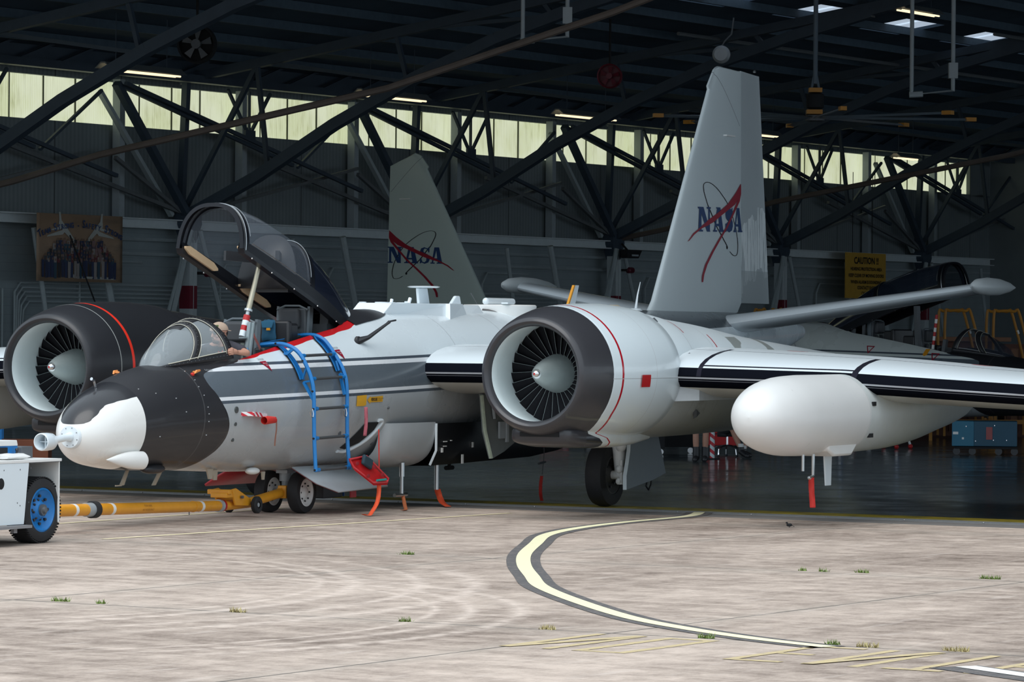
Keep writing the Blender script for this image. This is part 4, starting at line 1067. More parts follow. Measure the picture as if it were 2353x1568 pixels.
# striped side probe with red cover
y_ = fy(-2.2, 1.22, -1, 0)
b = MB(); b.prism([(-2.32, y_, 1.265), (-2.2, y_-.10, 1.265), (-1.62, y_-.02, 1.225), (-1.6, y_+.02, 1.22), (-2.3, y_+.05, 1.25)], (0, 0, .05))
def strp():
    x, y, z, v = coords(); return mix((X.op('PINGPONG', x+z*1.5, .055)).gt(.0275)*x.lt(-1.9), (.85, .86, .87), (.62, .02, .04))
b.build('side_probe_fairing', mat('red_white_chevrons', rough=.3, fn=strp), J, 0)
b = MB(); b.rev([(-2.06, .045), (-2.04, .05), (-1.8, .036), (-1.78, .02)], (0, y_-.16, 1.21), 14); b.tube([(-1.78, y_-.03, 1.23), (-1.78, y_-.16, 1.22)], .03, 8); b.build('probe_cover', M['redc'], J)
b = MB(); b.loft([[(-1.79+dx, y_-.17, z), (-1.79+dx+.035, y_-.17, z)] for dx, z in ((0, 1.22), (.0, 1.1), (-.03, .98), (-.04, .90))], closed=False)
tag(b.build('warning_streamer', soft('faded_brown_streamer', (.30, .13, .09), .8), None, 0), 'faded brown warning streamer hanging from the red probe cover on the nose', 'streamer').matrix_world = J.matrix_world if False else Matrix.Translation(J.location) @ Matrix.Rotation(JA, 4, 'Z')
JM = Matrix.Translation(J.location) @ Matrix.Rotation(JA, 4, 'Z')
def place(o): o.matrix_world = JM; return o
# lower lens, ports and belly blades
b = MB()
for a, z, r in ((-2.42, 1.34, .040), (-2.42, 1.17, .022), (-2.38, .98, .022)):
    y = fy(a, z, -1, 0); b.rev([(y-.012, .001), (y-.010, r), (y+.02, r)], (a, 0, z), 16, 'y')
b.build('side_ports', soft('port_glass', (.10, .11, .11), .2, .3), J)
b = MB()
for a, y, dz in ((-2.35, -.25, .62), (-2.15, -.2, .60)): b.prism([(a, y, dz), (a+.14, y, dz), (a+.12, y, dz-.12), (a+.05, y, dz-.12)], (0, .02, 0))
b.prism([(-3.75, 0, .66), (-3.70, 0, .66), (-3.82, 0, .47), (-3.9, 0, .47)], (0, .02, 0)); b.box((-3.95, 0, .47), (.12, .02, .015))
b.prism([(-2.85, .1, .62), (-2.78, .1, .62), (-2.95, .1, .44), (-3.02, .1, .44)], (0, .02, 0))
b.prism([(-1.2, -.35, .56), (-1.12, -.35, .56), (-1.14, -.35, .46), (-1.18, -.35, .46)], (0, .02, 0))
b.build('belly_blades', soft('belly_blade_tan', (.42, .36, .28), .6), J, 0)
b = MB(); b.sphere((-1.42, -.34, .575), .09, 18, (1.5, .8, .5)); b.build('belly_light', M['whitem'], J, 60)
b = MB(); b.sphere((-3.6, -.25, .66), .1, 16, (2.4, 1.0, .6)); b.build('belly_fairing', M['black'], J, 60)
# spine fittings
sp = lambda a: FS(a)[0]+FS(a)[1]
b = MB(); b.prism([(2.15, -.36, 2.66), (3.75, -.36, 2.66), (3.75, -.44, 2.44), (1.9, -.30, 2.44)], (0, .5, 0)); b.prism([(3.7, -.42, 2.665), (4.32, -.30, 2.665), (4.40, -.36, 2.42), (3.55, -.50, 2.42)], (0, .5, 0)); o = b.build('spine_equipment_box', M['white'], J, 0, .008)
b = MB(); b.prism([(3.62, 0, 2.66), (3.93, 0, 2.66), (3.86, 0, 2.87), (3.58, 0, 2.87)], (0, .04, 0)); b.build('antenna_mast', M['white'], o, 0, .01)
b = MB(); b.rev([(2.872, .001), (2.874, .19), (2.888, .225), (2.90, .19), (2.903, .001)], (3.74, 0, 0), 36, 'z'); b.build('antenna_disc', M['white'], o)
b = MB()
for a, y, r in ((2.35, -.1, .09), (2.75, 0, .09), (3.15, 0, .10), (2.2, .1, .05)): b.rev([(2.66, r), (2.672, r), (2.675, .001)], (a, y, 0), 16, 'z')
b.tube([(2.62, -.1, 2.66), (2.64, -.1, 2.71)], .022, 8); b.tube([(3.12, -.1, 2.66), (3.16, -.1, 2.73)], .024, 8); b.tube([(3.25, .0, 2.66), (3.25, .0, 2.69)], .03, 8); b.build('gps_pucks', M['white'], o)
b = MB(); b.prism([(4.42, -.2, 2.655), (5.0, -.2, 2.655), (5.02, -.3, 2.50), (4.4, -.34, 2.48)], (0, .35, 0)); o = b.build('small_spine_box', M['white'], J, 0, .01)
b = MB(); b.prism([(4.55, 0, 2.655), (4.88, 0, 2.655), (4.83, 0, 2.78), (4.72, 0, 2.78)], (0, .05, 0)); b.build('blade_antenna', M['white'], o, 0, .015)
b = MB(); b.rev([(2.50, .50), (2.655, .52), (2.67, .50), (2.675, .001)], (6.05, 0, 0), 48, 'z'); o = b.build('spine_turntable', M['whitem'], J, 40)
b = MB(); b.tube([(5.62, 0, 2.715), (6.45, 0, 2.715)], [.05, .05], 12); b.sphere((5.62, 0, 2.715), .05, 10); b.sphere((6.45, 0, 2.715), .05, 10); b.box((5.7, -.3, 2.69), (.2, .1, .02)); b.build('turntable_pill', M['white'], o)
b = MB(); b.tube([(6.05+.53*math.cos(t_), .53*math.sin(t_), sp(6.0)-.015-.30*abs(math.sin(t_))**2.0+.02) for t_ in np.linspace(PI, 2*PI, 20)], .018, 6); b.build('turntable_seal', M['black'], o)
b = MB(); b.tube([(5.95, .3, 2.68), (5.85, .35, 2.83)], .006, 5); b.build('whip_antenna', M['dgrey'], o)
b = MB(); b.box((1.20, 0, 2.60), (.22, .10, .18)); b.build('beacon_box', M['white'], J, 0, .01)
b = MB(); b.box((7.5, -.2, 2.60), (.5, .3, .03)); b.build('spine_plate', M['white'], J, 0)
b = MB(); b.prism([(8.25, 0, 2.58), (8.5, 0, 2.58), (8.68, 0, 2.98), (8.52, 0, 2.98)], (0, .025, 0)); o = b.build('blade_antenna', M['white'], J, 0, .008)
b = MB(); b.prism([(8.22, -.004, 2.58), (8.26, -.004, 2.58), (8.54, -.004, 2.98), (8.50, -.004, 2.98)], (0, .034, 0)); b.build('blade_edge', M['yellow'], o, 0)
b = MB(); b.tube([(9.0, 0, 2.58), (9.0, 0, 2.69)], .025, 8); b.build('spine_stub', M['white'], J)
b = MB(); b.sphere((9.9, 0, 2.62), .16, 14, (1.2, .8, .6)); b.build('spine_dome', soft('cream_dome', (.66, .56, .40), .5), J, 60)
b = MB(); b.rev([(2.62, .11), (2.66, .08), (2.67, .001)], (10.7, 0, 0), 18, 'z'); b.tube([(10.7, 0, 2.66), (10.76, 0, 2.86), (10.86, 0, 3.06)], [.022, .014, .006], 8); b.build('whip_antenna', M['white'], J)
# dark handle antenna on the left flank
p = Vector((.62, fy(.62, 2.16, -1, 0), 2.16)); b = MB(); b.sphere(tuple(p), .07, 14, (1, .55, 1.0)); b.tube([tuple(p), tuple(p+Vector((.10, -.10, .05))), tuple(p+Vector((.36, -.22, .22))), tuple(p+Vector((.40, -.24, .25)))], [.05, .028, .018, .022], 8); b.tube([tuple(p+Vector((.38, -.23, .25))), tuple(p+Vector((.55, -.25, .27)))], .012, 6); b.build('flank_antenna', M['black'], J)
# dark cove aft of canopy
b = MB(); rr = []
for a in np.linspace(.9, 2.35, 14):
    w = .50*math.sqrt(max(0, 1-((a-.9)/1.47)**2.2)); zc, rz, ry = FS(a); rr.append([(a, w*math.sin(k), zc+rz*math.sqrt(1-(w*math.sin(k)/ry)**2)+.012) for k in np.linspace(-PI/2, PI/2, 13)])
b.loft(rr, closed=False); b.build('canopy_hinge_deck', M['black'], J, 60)
# rear seat deck structure
b = MB(); b.box((1.0, 0, 2.2), (.9, .55, .35)); b.tube([(.75, -.22, 2.3), (.85, -.22, 2.6)], .04, 8); b.bar((.62, -.2, 2.2), (.66, -.2, 2.66), .12, .06); b.tube([(.9, -.3, 2.2), (1.0, -.28, 2.5)], .015, 6); b.build('seat_catapult', M['dgrey'], J, 30)
# pallets: white front fairing and black belly box
b = MB(); b.loft([[(a, -.985*k*(abs(math.cos(q))**.45)*(1 if math.cos(q) > 0 else -1), 1.12-.60*kz*abs(math.sin(q))**.75) for q in np.linspace(0, PI, 29)] for a, k, kz in ((1.0, .80, .86), (1.05, .90, .90), (1.15, .945, .93), (1.35, .975, .96), (1.6, .99, .985), (1.8, 1.0, 1.0), (2.2, 1.0, 1.0))], closed=False); b.build('pallet_front_fairing', soft('light_grey_fairing', (.42, .45, .47), .3, amt=.05), J, 40)
b = MB(); b.loft([[(a, -.98, 1.10), (a, -.99, .75), (a, -.90, z0), (a, 0, z0-.03), (a, .90, z0), (a, .99, .75), (a, .98, 1.10)] for a, z0 in ((2.2, .55), (3.2, .56), (5.2, .59), (6.1, .66), (6.9, .8))], closed=False); o = b.build('belly_pallet', mat('pallet_black', (.010, .011, .014), .4), J, 40)
b = MB(); b.tube([(2.21, -.99, 1.1), (2.19, -1.0, .75), (2.17, -.92, .56)], .018, 6); b.build('pallet_edge', M['white'], o)
b = MB()
for a, z, w, h in ((2.45, .86, .10, .012), (2.62, .87, .04, .012), (2.44, .80, .09, .012), (2.36, .75, .05, .06), (3.25, .80, .04, .07), (2.95, .62, .05, .12)): b.box((a, -1.0, z), (w, .012, h))
b.build('pallet_fittings', M['whitem'], o, 0)
b = MB(); b.prism([(2.92, -1.30, 1.48), (2.90, -1.36, .98), (2.98, -1.42, .63), (3.35, -1.42, .72), (3.95, -1.40, .92), (3.95, -1.30, 1.40)], (0, .05, 0)); o = b.build('wheel_well_door', soft('door_inner_grey', (.20, .22, .22), .5, amt=.15), J, 0)
b = MB(); b.tube([(2.90, -1.30, 1.46), (2.88, -1.36, 1.0), (2.95, -1.42, .64)], .028, 6); b.build('door_seal', soft('green_white_seal', (.42, .48, .38), .6, amt=.3, sc=14), o)
b = MB(); b.box((3.32, -1.40, 1.0), (.20, .03, .22)); b.box((3.42, -1.42, .98), (.06, .03, .28)); b.tube([(3.1, -1.36, 1.35), (3.12, -1.38, 1.15)], .02, 6); b.build('door_fittings', M['grey'], o, 0)
# hatch behind the ladder
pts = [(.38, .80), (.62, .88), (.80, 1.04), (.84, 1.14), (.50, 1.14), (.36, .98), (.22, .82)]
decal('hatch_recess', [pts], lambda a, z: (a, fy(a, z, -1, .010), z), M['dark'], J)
P = spline([(.22, .78, 0), (.45, .78, 0), (.72, .90, 0), (.90, 1.10, 0), (.90, 1.16, 0), (.80, 1.16, 0)], 6)
b = MB(); b.tube([(q.x, fy(q.x, q.y, -1, .012), q.y) for q in P], .022, 8); b.build('hatch_frame', M['white'], J)
b = MB(); b.sphere((-.02, fy(-.02, 1.02, -1, .0), 1.02), .035, 8, (.8, .4, 1.2)); b.sphere((.98, fy(.98, 1.32, -1, 0), 1.32), .022, 8); b.sphere((1.0, fy(1.0, .86, -1, 0), .86), .022, 8); b.build('drain_fittings', M['dgrey'], J)
# rescue markings and danger triangle
sk = lambda o_: (lambda a, z: (a, fy(a, z, -1, o_), z))
decal('rescue_placard', [[(a_-.25, z_) for a_, z_ in ((.42, 1.48), (.65, 1.49), (.65, 1.36), (.60, 1.35), (.42, 1.35))]], sk(.012), soft('placard_yellow', (.75, .40, .03), .4), J)
decal('rescue_arrow', [[(a_-.28, z_) for a_, z_ in ((.70, 1.425), (.78, 1.475), (.78, 1.46), (1.08, 1.475), (1.08, 1.40), (.78, 1.395), (.78, 1.375))]], sk(.010), soft('placard_yellow', (.75, .40, .03), .4), J)
decal('rescue_lettering', text_polys('RESCUE', .05, .8, .51, 1.415, bold=.002)+text_polys('FOR RESCUE OPEN', .02, 1, .64, 1.437)+text_polys('PULL HANDLE', .02, 1, .64, 1.415), sk(.014), M['dark'], J, maxlen=9)
def danger(a, z, side, h=.19, fnm=None, second=False):
    f = fnm or sk(.010); s_ = 1
    if not second:
        decal('danger_triangle', [[(a+.03, z), (a+.155, z+.010), (a+.155, z-.115)]], f, M['logored'], J)
        decal('danger_lettering', text_polys('DANGER', .028, 1, a+.03, z+.020), sk(.012), M['dgrey'], J, maxlen=9)
        decal('seat_lettering', text_polys('EJECTION', .018, 1, a+.068, z-.026)+text_polys('SEAT', .018, 1, a+.10, z-.05), sk(.013), M['white'], J, maxlen=9)
danger(-1.66, 1.91, -1); danger(-.06, 2.05, -1)
decal('serial_digits', text_polys('E474281', .030, 1.3, -2.72, 1.80), sk(.008), M['grey'], J, maxlen=9)
# red square on the nacelle and its small scoops
nac = [c for c in J.children if c.name.startswith('engine_nacelle')]
nl, nr = nac[0], nac[1]
def ny(z, r=.905): return -3.6-math.sqrt(max(.01, r*r-(z-1.79)**2))
b = MB(); b.loft([[(a, ny(z)-.006, z) for a in (.86, 1.12)] for z in np.linspace(1.63, 1.78, 5)], closed=False); b.build('red_square_marking', M['red'], nl, 0)
b = MB()
for a, z in ((2.25, 2.42), (2.55, 1.98), (3.1, 1.25)):
    y = -3.6-math.sqrt(max(.02, .78**2-(z-1.74)**2)); b.prism([(a, y-.02, z-.05), (a, y-.02, z+.05), (a+.16, y-.0, z)], (0, -.045, .02))
b.build('vent_scoops', M['dgrey'], nl, 0)
b = MB(); b.prism([(1.9, -3.9, 1.92), (2.3, -4.65, 1.80), (2.3, -4.65, 1.45), (1.9, -3.9, 1.42)], (1.2, 0, 0)); b.build('wing_root_fairing', soft('root_grey', (.50, .54, .57), .3), nl, 0)
# ---- nose gear
g = MB(); g.tube([(0, 0, .95), (0, 0, .40)], .075, 16); g.tube([(0, 0, .42), (0, 0, .28)], .045, 12); g.tube([(0, -.3, .265), (0, .3, .265)], .04, 10); g.box((0, 0, .52), (.19, .16, .04)); ng = g.build('nose_gear', M['grey'], J, 30)
for y in (-.235, .235): wheel('wheel', ng, (0, y, .265), .265, .17, .165, M['whitem'])
# gear doors, red inside
b = MB(); b.loft([[(-.50, -.38, .60), (-.30, -.62, .40), (-.05, -.80, .29)], [(1.0, -.40, .60), (1.1, -.62, .44), (1.25, -.80, .32)]], closed=False); o = b.build('nose_gear_door', [soft('door_light_grey', (.48, .52, .55), .35, amt=.05)], J, 30); sm = o.modifiers.new('s', 'SOLIDIFY'); sm.thickness = .02
b = MB(); b.loft([[(-.51, -.36, .585), (-.31, -.60, .385), (-.06, -.78, .272)], [(1.0, -.38, .585), (1.1, -.60, .42), (1.25, -.78, .30)]], closed=False); b.box((.4, -.75, .24), (.14, .02, .08)); b.build('door_inner_skin', M['wred'], o, 0)
b = MB(); b.loft([[(-.60, .38, .60), (-.62, .62, .48), (-.60, .82, .36)], [(.9, .38, .60), (.85, .62, .48), (.8, .82, .36)]], closed=False); o = b.build('nose_gear_door', M['wred'], J, 30); sm = o.modifiers.new('s', 'SOLIDIFY'); sm.thickness = .03
# ---- main gear
for sy in (-1, 1):
    g = MB(); g.tube([(4.0, sy*2.75, 1.5), (4.0, sy*2.78, .75), (4.0, sy*2.80, .42)], [.09, .09, .07], 14); g.tube([(4.0, sy*2.82, .42), (4.0, sy*2.45, .42)], .06, 10); g.sphere((3.93, sy*2.84, .80), .075, 12); g.sphere((3.9, sy*2.84, .50), .06, 10); g.sphere((3.9, sy*2.83, .34), .05, 10); g.tube([(3.9, sy*2.86, .62), (3.9, sy*2.86, .30)], .025, 8)
    mg = g.build('main_gear', M['whitem'] if sy < 0 else M['grey'], J, 40)
    wheel('wheel', mg, (4.0, sy*2.58, .42), .42, .26, .24, soft('dark_hub', (.10, .10, .10), .5, .3))
    b = MB(); P = [(x_, sy*(2.93+.11*(1-z_)), z_) for x_, z_ in ((4.02, 1.0), (4.9, .98), (5.05, .42), (4.6, .34), (3.72, .24), (3.76, .42), (3.86, .58), (3.95, .74), (4.0, .88))]
    b.prism(P, (0, sy*-.02, 0)); o = b.build('main_gear_door', soft('gear_door_grey', (.15, .18, .20), .4, amt=.06), J, 0)
    b = MB(); b.loft([[(x, sy*(2.935+.11*(1-z)), z), (x-.04, sy*(2.90+.11*(1-z)), z)] for x, z in ((4.02, 1.0), (4.0, .88), (3.95, .74), (3.86, .58), (3.76, .42), (3.72, .24))], closed=False); b.build('door_edge', M['white'], o, 0)
    b = MB(); b.tube([(4.55, sy*2.95, .36), (4.5, sy*2.95, .26), (4.58, sy*2.95, .21), (4.66, sy*2.95, .28), (4.68, sy*2.95, .38)], .012, 6); b.build('door_cable', M['black'], o)
# belly probes with streamers
def streamer(name, pts, w, m, lab):
    b = MB(); P = spline([Vector(p) for p in pts], 5); A = []
    for i, p in enumerate(P):
        k = math.sin(i*.9)*.35; dv = Vector((.44*math.cos(k)+.9*math.sin(k), -.9*math.cos(k)+.44*math.sin(k), 0))*w/2; A.append([tuple(p+dv), tuple(p-dv)])
    b.loft(A, closed=False); o = place(b.build(name, m, None, 60)); sm = o.modifiers.new('s', 'SOLIDIFY'); sm.thickness = .003
    return tag(o, lab, 'streamer', 'warning streamers under the jet')
b = MB(); b.tube([(1.72, -.75, .60), (1.72, -.75, .42)], .035, 10); b.tube([(1.72, -.75, .42), (1.72, -.75, .20)], .022, 10); b.tube([(1.52, -.75, .185), (1.85, -.75, .185)], .025, 8); b.build('belly_probe', M['metal'], J)
b = MB(); b.tube([(2.70, -.75, .58), (2.70, -.75, .22)], .032, 10); b.build('belly_probe', M['metal'], J)
b = MB(); b.tube([(3.95, -.3, .58), (3.95, -.3, .47)], .025, 8); b.tube([(3.85, -.3, .46), (4.05, -.3, .46)], .03, 8); b.build('drain_mast', M['dark'], J)
b = MB(); b.box((1.15, .1, .36), (.5, .30, .42)); b.build('belly_camera_box', M['black'], J, 0, .01)
b = MB(); b.rev([(-.07, .06), (-.055, .065), (-.055, .001)], (1.1, 0, .38), 20, 'y'); b.box((1.42, -.06, .36), (.02, .02, .40)); b.build('box_roundel', soft('blue_roundel', (.02, .08, .25), .4), J)
streamer('warning_streamer', [(1.74, -.75, .19), (1.72, -.78, .12), (1.62, -.85, .05), (1.45, -.95, .012), (1.3, -.98, .010)], .05, M['orangew'], 'faded orange streamer hanging from the crossbar probe under the belly')
streamer('warning_streamer', [(2.72, -.75, .23), (2.76, -.76, .14), (2.68, -.85, .05), (2.45, -1.05, .015)], .085, M['orange'], 'bright orange streamer tied to the plain straight belly probe')
streamer('warning_streamer', [(4.95, -1.2, .34), (4.92, -1.2, .22), (4.92, -1.2, .10), (4.75, -1.3, .012)], .045, M['redc'], 'dark red streamer touching the floor beneath the engine')
b = MB(); b.tube([(5.0, -1.2, .95), (5.02, -1.2, .62), (4.97, -1.2, .36)], .006, 5); b.tube([(4.85, -1.2, .51), (5.06, -1.2, .53)], .015, 6); b.build('drain_wire', M['dgrey'], J)
streamer('warning_streamer', [(.90, -6.72, .575), (.90, -6.72, .48), (.87, -6.74, .36), (.80, -6.78, .22)], .07, M['redc'], 'red streamer hanging from the underwing pod')
streamer('warning_streamer', [(.26, -1.0, 1.34), (.23, -1.02, 1.15), (.20, -1.02, .98)], .045, soft('lettered_streamer', (.42, .10, .13), .7, amt=.3, sc=30), 'dark red lettered streamer below the yellow rescue placard')
# ================================================================== BOARDING LADDER hooked over the cockpit sill
lad = empty('boarding_ladder', (0, 0, 0)); lad.matrix_world = JM
tag(lad, 'blue tubular boarding ladder hooked over the cockpit sill of the white jet', 'ladder')
SL = [(-1.02, .57), (-.995, 1.0), (-.985, 1.50), (-.95, 1.70), (-.87, 1.88), (-.78, 2.01), (-.66, 2.09), (-.49, 2.125), (-.18, 2.10)]
SR = [(-1.00, .57), (-.965, 1.0), (-.955, 1.57), (-.91, 1.78), (-.82, 1.94), (-.70, 2.10), (-.60, 2.19), (-.44, 2.235), (-.10, 2.21)]
def stringer(a, pts, pads, hook):
    b = MB(); P = spline([Vector((a, y, z)) for y, z in pts], 5)
    b.tube(P, .030, 4)
    b.bar(hook[0], hook[1], .04, .04, up=(1, 0, 0))
    return b.build('stringer', M['blue'], lad, 30, .006)
s1 = stringer(-1.06, SL, 0, [(-1.06, -.20, 2.12), (-1.06, -.17, 1.98)])
s2 = stringer(-.16, SR, 0, [(-.16, -.12, 2.23), (-.16, -.09, 2.12)])
def yzat(P, z):
    for i in range(len(P)-1):
        if P[i][1] <= z <= P[i+1][1]: t_ = (z-P[i][1])/(P[i+1][1]-P[i][1]); return P[i][0]+(P[i+1][0]-P[i][0])*t_
    return P[0][0]
for zl, zr_ in ((.59, .60), (.975, .99), (1.335, 1.35), (1.70, 1.72), (1.98, 2.0)):
    b = MB(); A_ = Vector((-1.06, yzat(SL, zl), zl)); B_ = Vector((-.16, yzat(SR, zr_), zr_)); b.tube([A_, B_], .019, 10)
    b.mat(1); d_ = (B_-A_).normalized(); b.tube([A_, A_+d_*.09], .026, 10); b.tube([B_, B_-d_*.09], .026, 10)
    b.build('rung', [soft('rung_grip', (.06, .065, .07), .7), M['blue']], lad)
for a, dz in ((-1.02, 0), (-.20, .10)):
    b = MB(); A = []
    for k in range(11):
        z = 2.12+dz-(.43)*k/10; y = fy(a+.05, min(z, 2.2), -1, .012); A.append([(a-.03, y, z), (a+.07, y, z)])
    b.loft(A, closed=False); b.loft([[(p[0][0], p[0][1]-.02, p[0][2]), (p[0][0], p[0][1], p[0][2])] for p in A], closed=False); b.loft([[(p[1][0], p[1][1]-.02, p[1][2]), (p[1][0], p[1][1], p[1][2])] for p in A], closed=False)
    b.build('sill_pad', M['blue'], lad, 40)
    b = MB(); b.loft([[(p[0][0]-.012, p[0][1]+.01, p[0][2]), (p[1][0]+.012, p[1][1]+.01, p[1][2])] for p in A], closed=False); b.build('rubber_strip', M['rubber'], lad, 0)
    S_ = SL if dz == 0 else SR; sy = lambda z: yzat(S_, z)
    b = MB(); q = lambda z, o_: Vector((a+.0, fy(a, z, -1, .05)-o_, z)); s_ = lambda z: Vector((a-.02, sy(z), z))
    b.bar(q(1.66+dz, 0), s_(1.42+dz*.8), .03, .032); b.bar(q(1.70+dz, 0), s_(1.86+dz*.6), .022, .022); b.bar(q(1.66+dz, 0), s_(1.68+dz*.7), .022, .022)
    b.build('brace', M['blue'], lad, 0)
b = MB(); b.bar((-1.06, -.70, 2.07), (-1.06, -.60, 2.0), .035, .035); b.bar((-1.06, -.60, 2.0), (-1.06, -.57, 2.02), .03, .03); b.bar((-1.06, -.22, 2.13), (-.2, -.30, 2.22), .01, .01); b.build('safety_hook', M['blue'], lad)
b = MB(); b.tube([(-1.0, -.25, 2.10), (-.5, -.27, 2.16), (-.2, -.30, 2.215)], .02, 8); b.build('grip_tube', M['rubber'], lad)
for a, y, z in ((-1.12, -1.0, 1.335), (-.27, -1.0, 1.33)):
    b = MB(); b.tube([(a, y, z), (a-.01, y-.02, z-.06), (a-.04, y-.03, z-.10), (a-.09, y-.03, z-.09), (a-.11, y-.03, z-.03)], .007, 6); b.build('wire_hook', M['chrome'], lad)
b = MB()
for a, y, z in ((-1.09, -.995, 1.335), (-1.09, -.98, 1.55), (-1.09, -.84, 1.92), (-1.09, -.46, 2.13), (-1.09, -1.0, .975), (-1.09, -1.02, .59)): b.rev([(a-.004, .001), (a-.004, .013), (a+.01, .013)], (0, y, z), 10)
b.build('bolt_holes', M['dark'], lad)
# red padded tray hanging at the hatch, with a pouch on it
t = empty('maintenance_tray'); t.matrix_world = JM; tag(t, 'red plastic tray hanging below the hatch beside the blue ladder foot', 'tray')
Pm = [Vector((a_-.36, y_, z_)) for a_, y_, z_ in ((-.02, -1.10, .70), (.42, -1.10, .73), (.78, -1.22, .44), (.70, -1.24, .40), (.34, -1.24, .405), (.02, -1.14, .60))]
b = MB(); b.prism([tuple(p) for p in Pm], (0, -.03, -.035)); b.build('tray_shell', M['red'], t, 0, .012)
nn = Vector((0, -.35, .93))
b = MB(); b.tube([p+Vector((0, -.02, .005)) for p in Pm], .014, 8, closed=True); b.build('tray_rim', soft('light_red_rim', (.62, .05, .06), .35), t)
b = MB()
for (a, y, z) in ((.08, -1.15, .655), (.44, -1.20, .60), (.24, -1.22, .50), (.60, -1.23, .50)): b.sphere((a-.36, y-.025, z), .035, 10, (1.3, .25, .8))
b.build('tray_recesses', M['wred'], t)
b = MB(); b.tube([(.06, -1.27, .435), (.30, -1.27, .44)], .014, 8); b.build('tool_handle', soft('teal_handle', (.02, .30, .28), .4), t)
o = MB().box((-.05, -1.19, .665), (.24, .05, .13), Matrix.Rotation(.35, 3, 'Y')).build('zip_pouch', soft('dark_teal_fabric', (.02, .05, .07), .8), None, 30, .02); place(o); tag(o, 'dark zipped pouch lying on the red tray', 'pouch')
b = MB(); b.tube([(.38, -1.12, 1.06), (.36, -1.14, .58)], .008, 6); o = place(b.build('tether_cord', M['redc'], None)); tag(o, 'thin red cord hanging beside the hatch above the red tray', 'cord')
streamer('warning_streamer', [(.17, -1.24, .38), (.15, -1.25, .28), (.05, -1.28, .16), (-.11, -1.3, .06), (-.24, -1.32, .012), (-.34, -1.3, .03)], .055, M['orange'], 'crumpled orange streamer hanging from the red tray down to the concrete')
# canopy prop
t = empty('canopy_prop'); t.matrix_world = JM; tag(t, 'pale metal prop pole with red and white foot holding the raised canopy', 'pole')
top_, bot = Vector((-1.32, -.36, 3.10)), Vector((-1.62, -.30, 2.23)); dd = top_-bot
b = MB(); b.tube([bot+dd*.34, bot+dd*.40, top_], [.034, .034, .026], 12); b.build('pole', soft('brass_tinted_pole', (.45, .42, .32), .35, .6), t)
b = MB(); b.tube([bot+dd*.33, bot+dd*.36], .052, 12); b.tube([bot+dd*.27, bot+dd*.34], .024, 10); b.build('collar', M['metal'], t)
for k0, k1, mm in ((.20, .275, 'red'), (.13, .20, 'white'), (.06, .13, 'red'), (-.02, .06, 'white')):
    b = MB(); b.tube([bot+dd*k0, bot+dd*k1], .042, 12); b.build('foot_band', M[mm], t)
b = MB(); b.bar((-1.68, -.40, 1.95), (-1.58, -.40, 2.38), .09, .03); b.bar((-1.68, -.40, 1.95), (-1.58, -.40, 2.38), .03, .09); b.box((-1.66, -.36, 2.20), (.16, .08, .02)); b.build('bracket', soft('anodised_bracket', (.30, .36, .38), .35, .4), t, 0)
b = MB(); b.loft([[(-1.55, -.33, 2.44), (-1.51, -.33, 2.44)], [(-1.42, -.33, 2.22), (-1.36, -.33, 2.22)], [(-1.22, -.34, 2.0), (-1.15, -.34, 2.0)]], closed=False)
o = place(b.build('warning_streamer', soft('dusty_rose_streamer', (.30, .10, .09), .8), None, 0)); tag(o, 'dusty red streamer slanting down inside the cockpit behind the prop pole', 'streamer')
# blue bag on the instrument shroud
t = empty('cloth_bag'); t.matrix_world = JM @ Matrix.Translation((.31, 0, 0)) @ Matrix.Translation((-.86, -.06, 2.28)) @ Matrix.Scale(.76, 4) @ Matrix.Translation((.86, .06, -2.28)); tag(t, 'blue cloth bag with yellow tag hung on the black shroud between the seats', 'bag')
b = MB(); rr = []
for z, w, d_ in ((2.46, .08, .03), (2.44, .115, .05), (2.36, .125, .06), (2.27, .125, .07), (2.18, .14, .08), (2.13, .13, .07), (2.11, .09, .04)): rr.append([(-.86+d_*math.sin(k)*.5, -.06+w*math.cos(k), z+.012*math.sin(3*k)) for k in np.linspace(0, 2*PI, 17)[:-1]])
b.loft(rr, cap0=True, cap1=True); b.build('bag_body', soft('blue_canvas', (.012, .085, .16), .8, amt=.25, sc=12), t, 60)
b = MB(); b.prism([(-.915, -.18, 2.44), (-.915, .06, 2.44), (-.935, .03, 2.33), (-.935, -.15, 2.33)], (.02, 0, 0)); b.build('bag_flap', soft('blue_canvas_flap', (.015, .11, .20), .8), t, 0, .01)
b = MB(); b.box((-.95, -.10, 2.31), (.02, .07, .04)); b.build('bag_tag', M['yellow'], t, 0, .005)

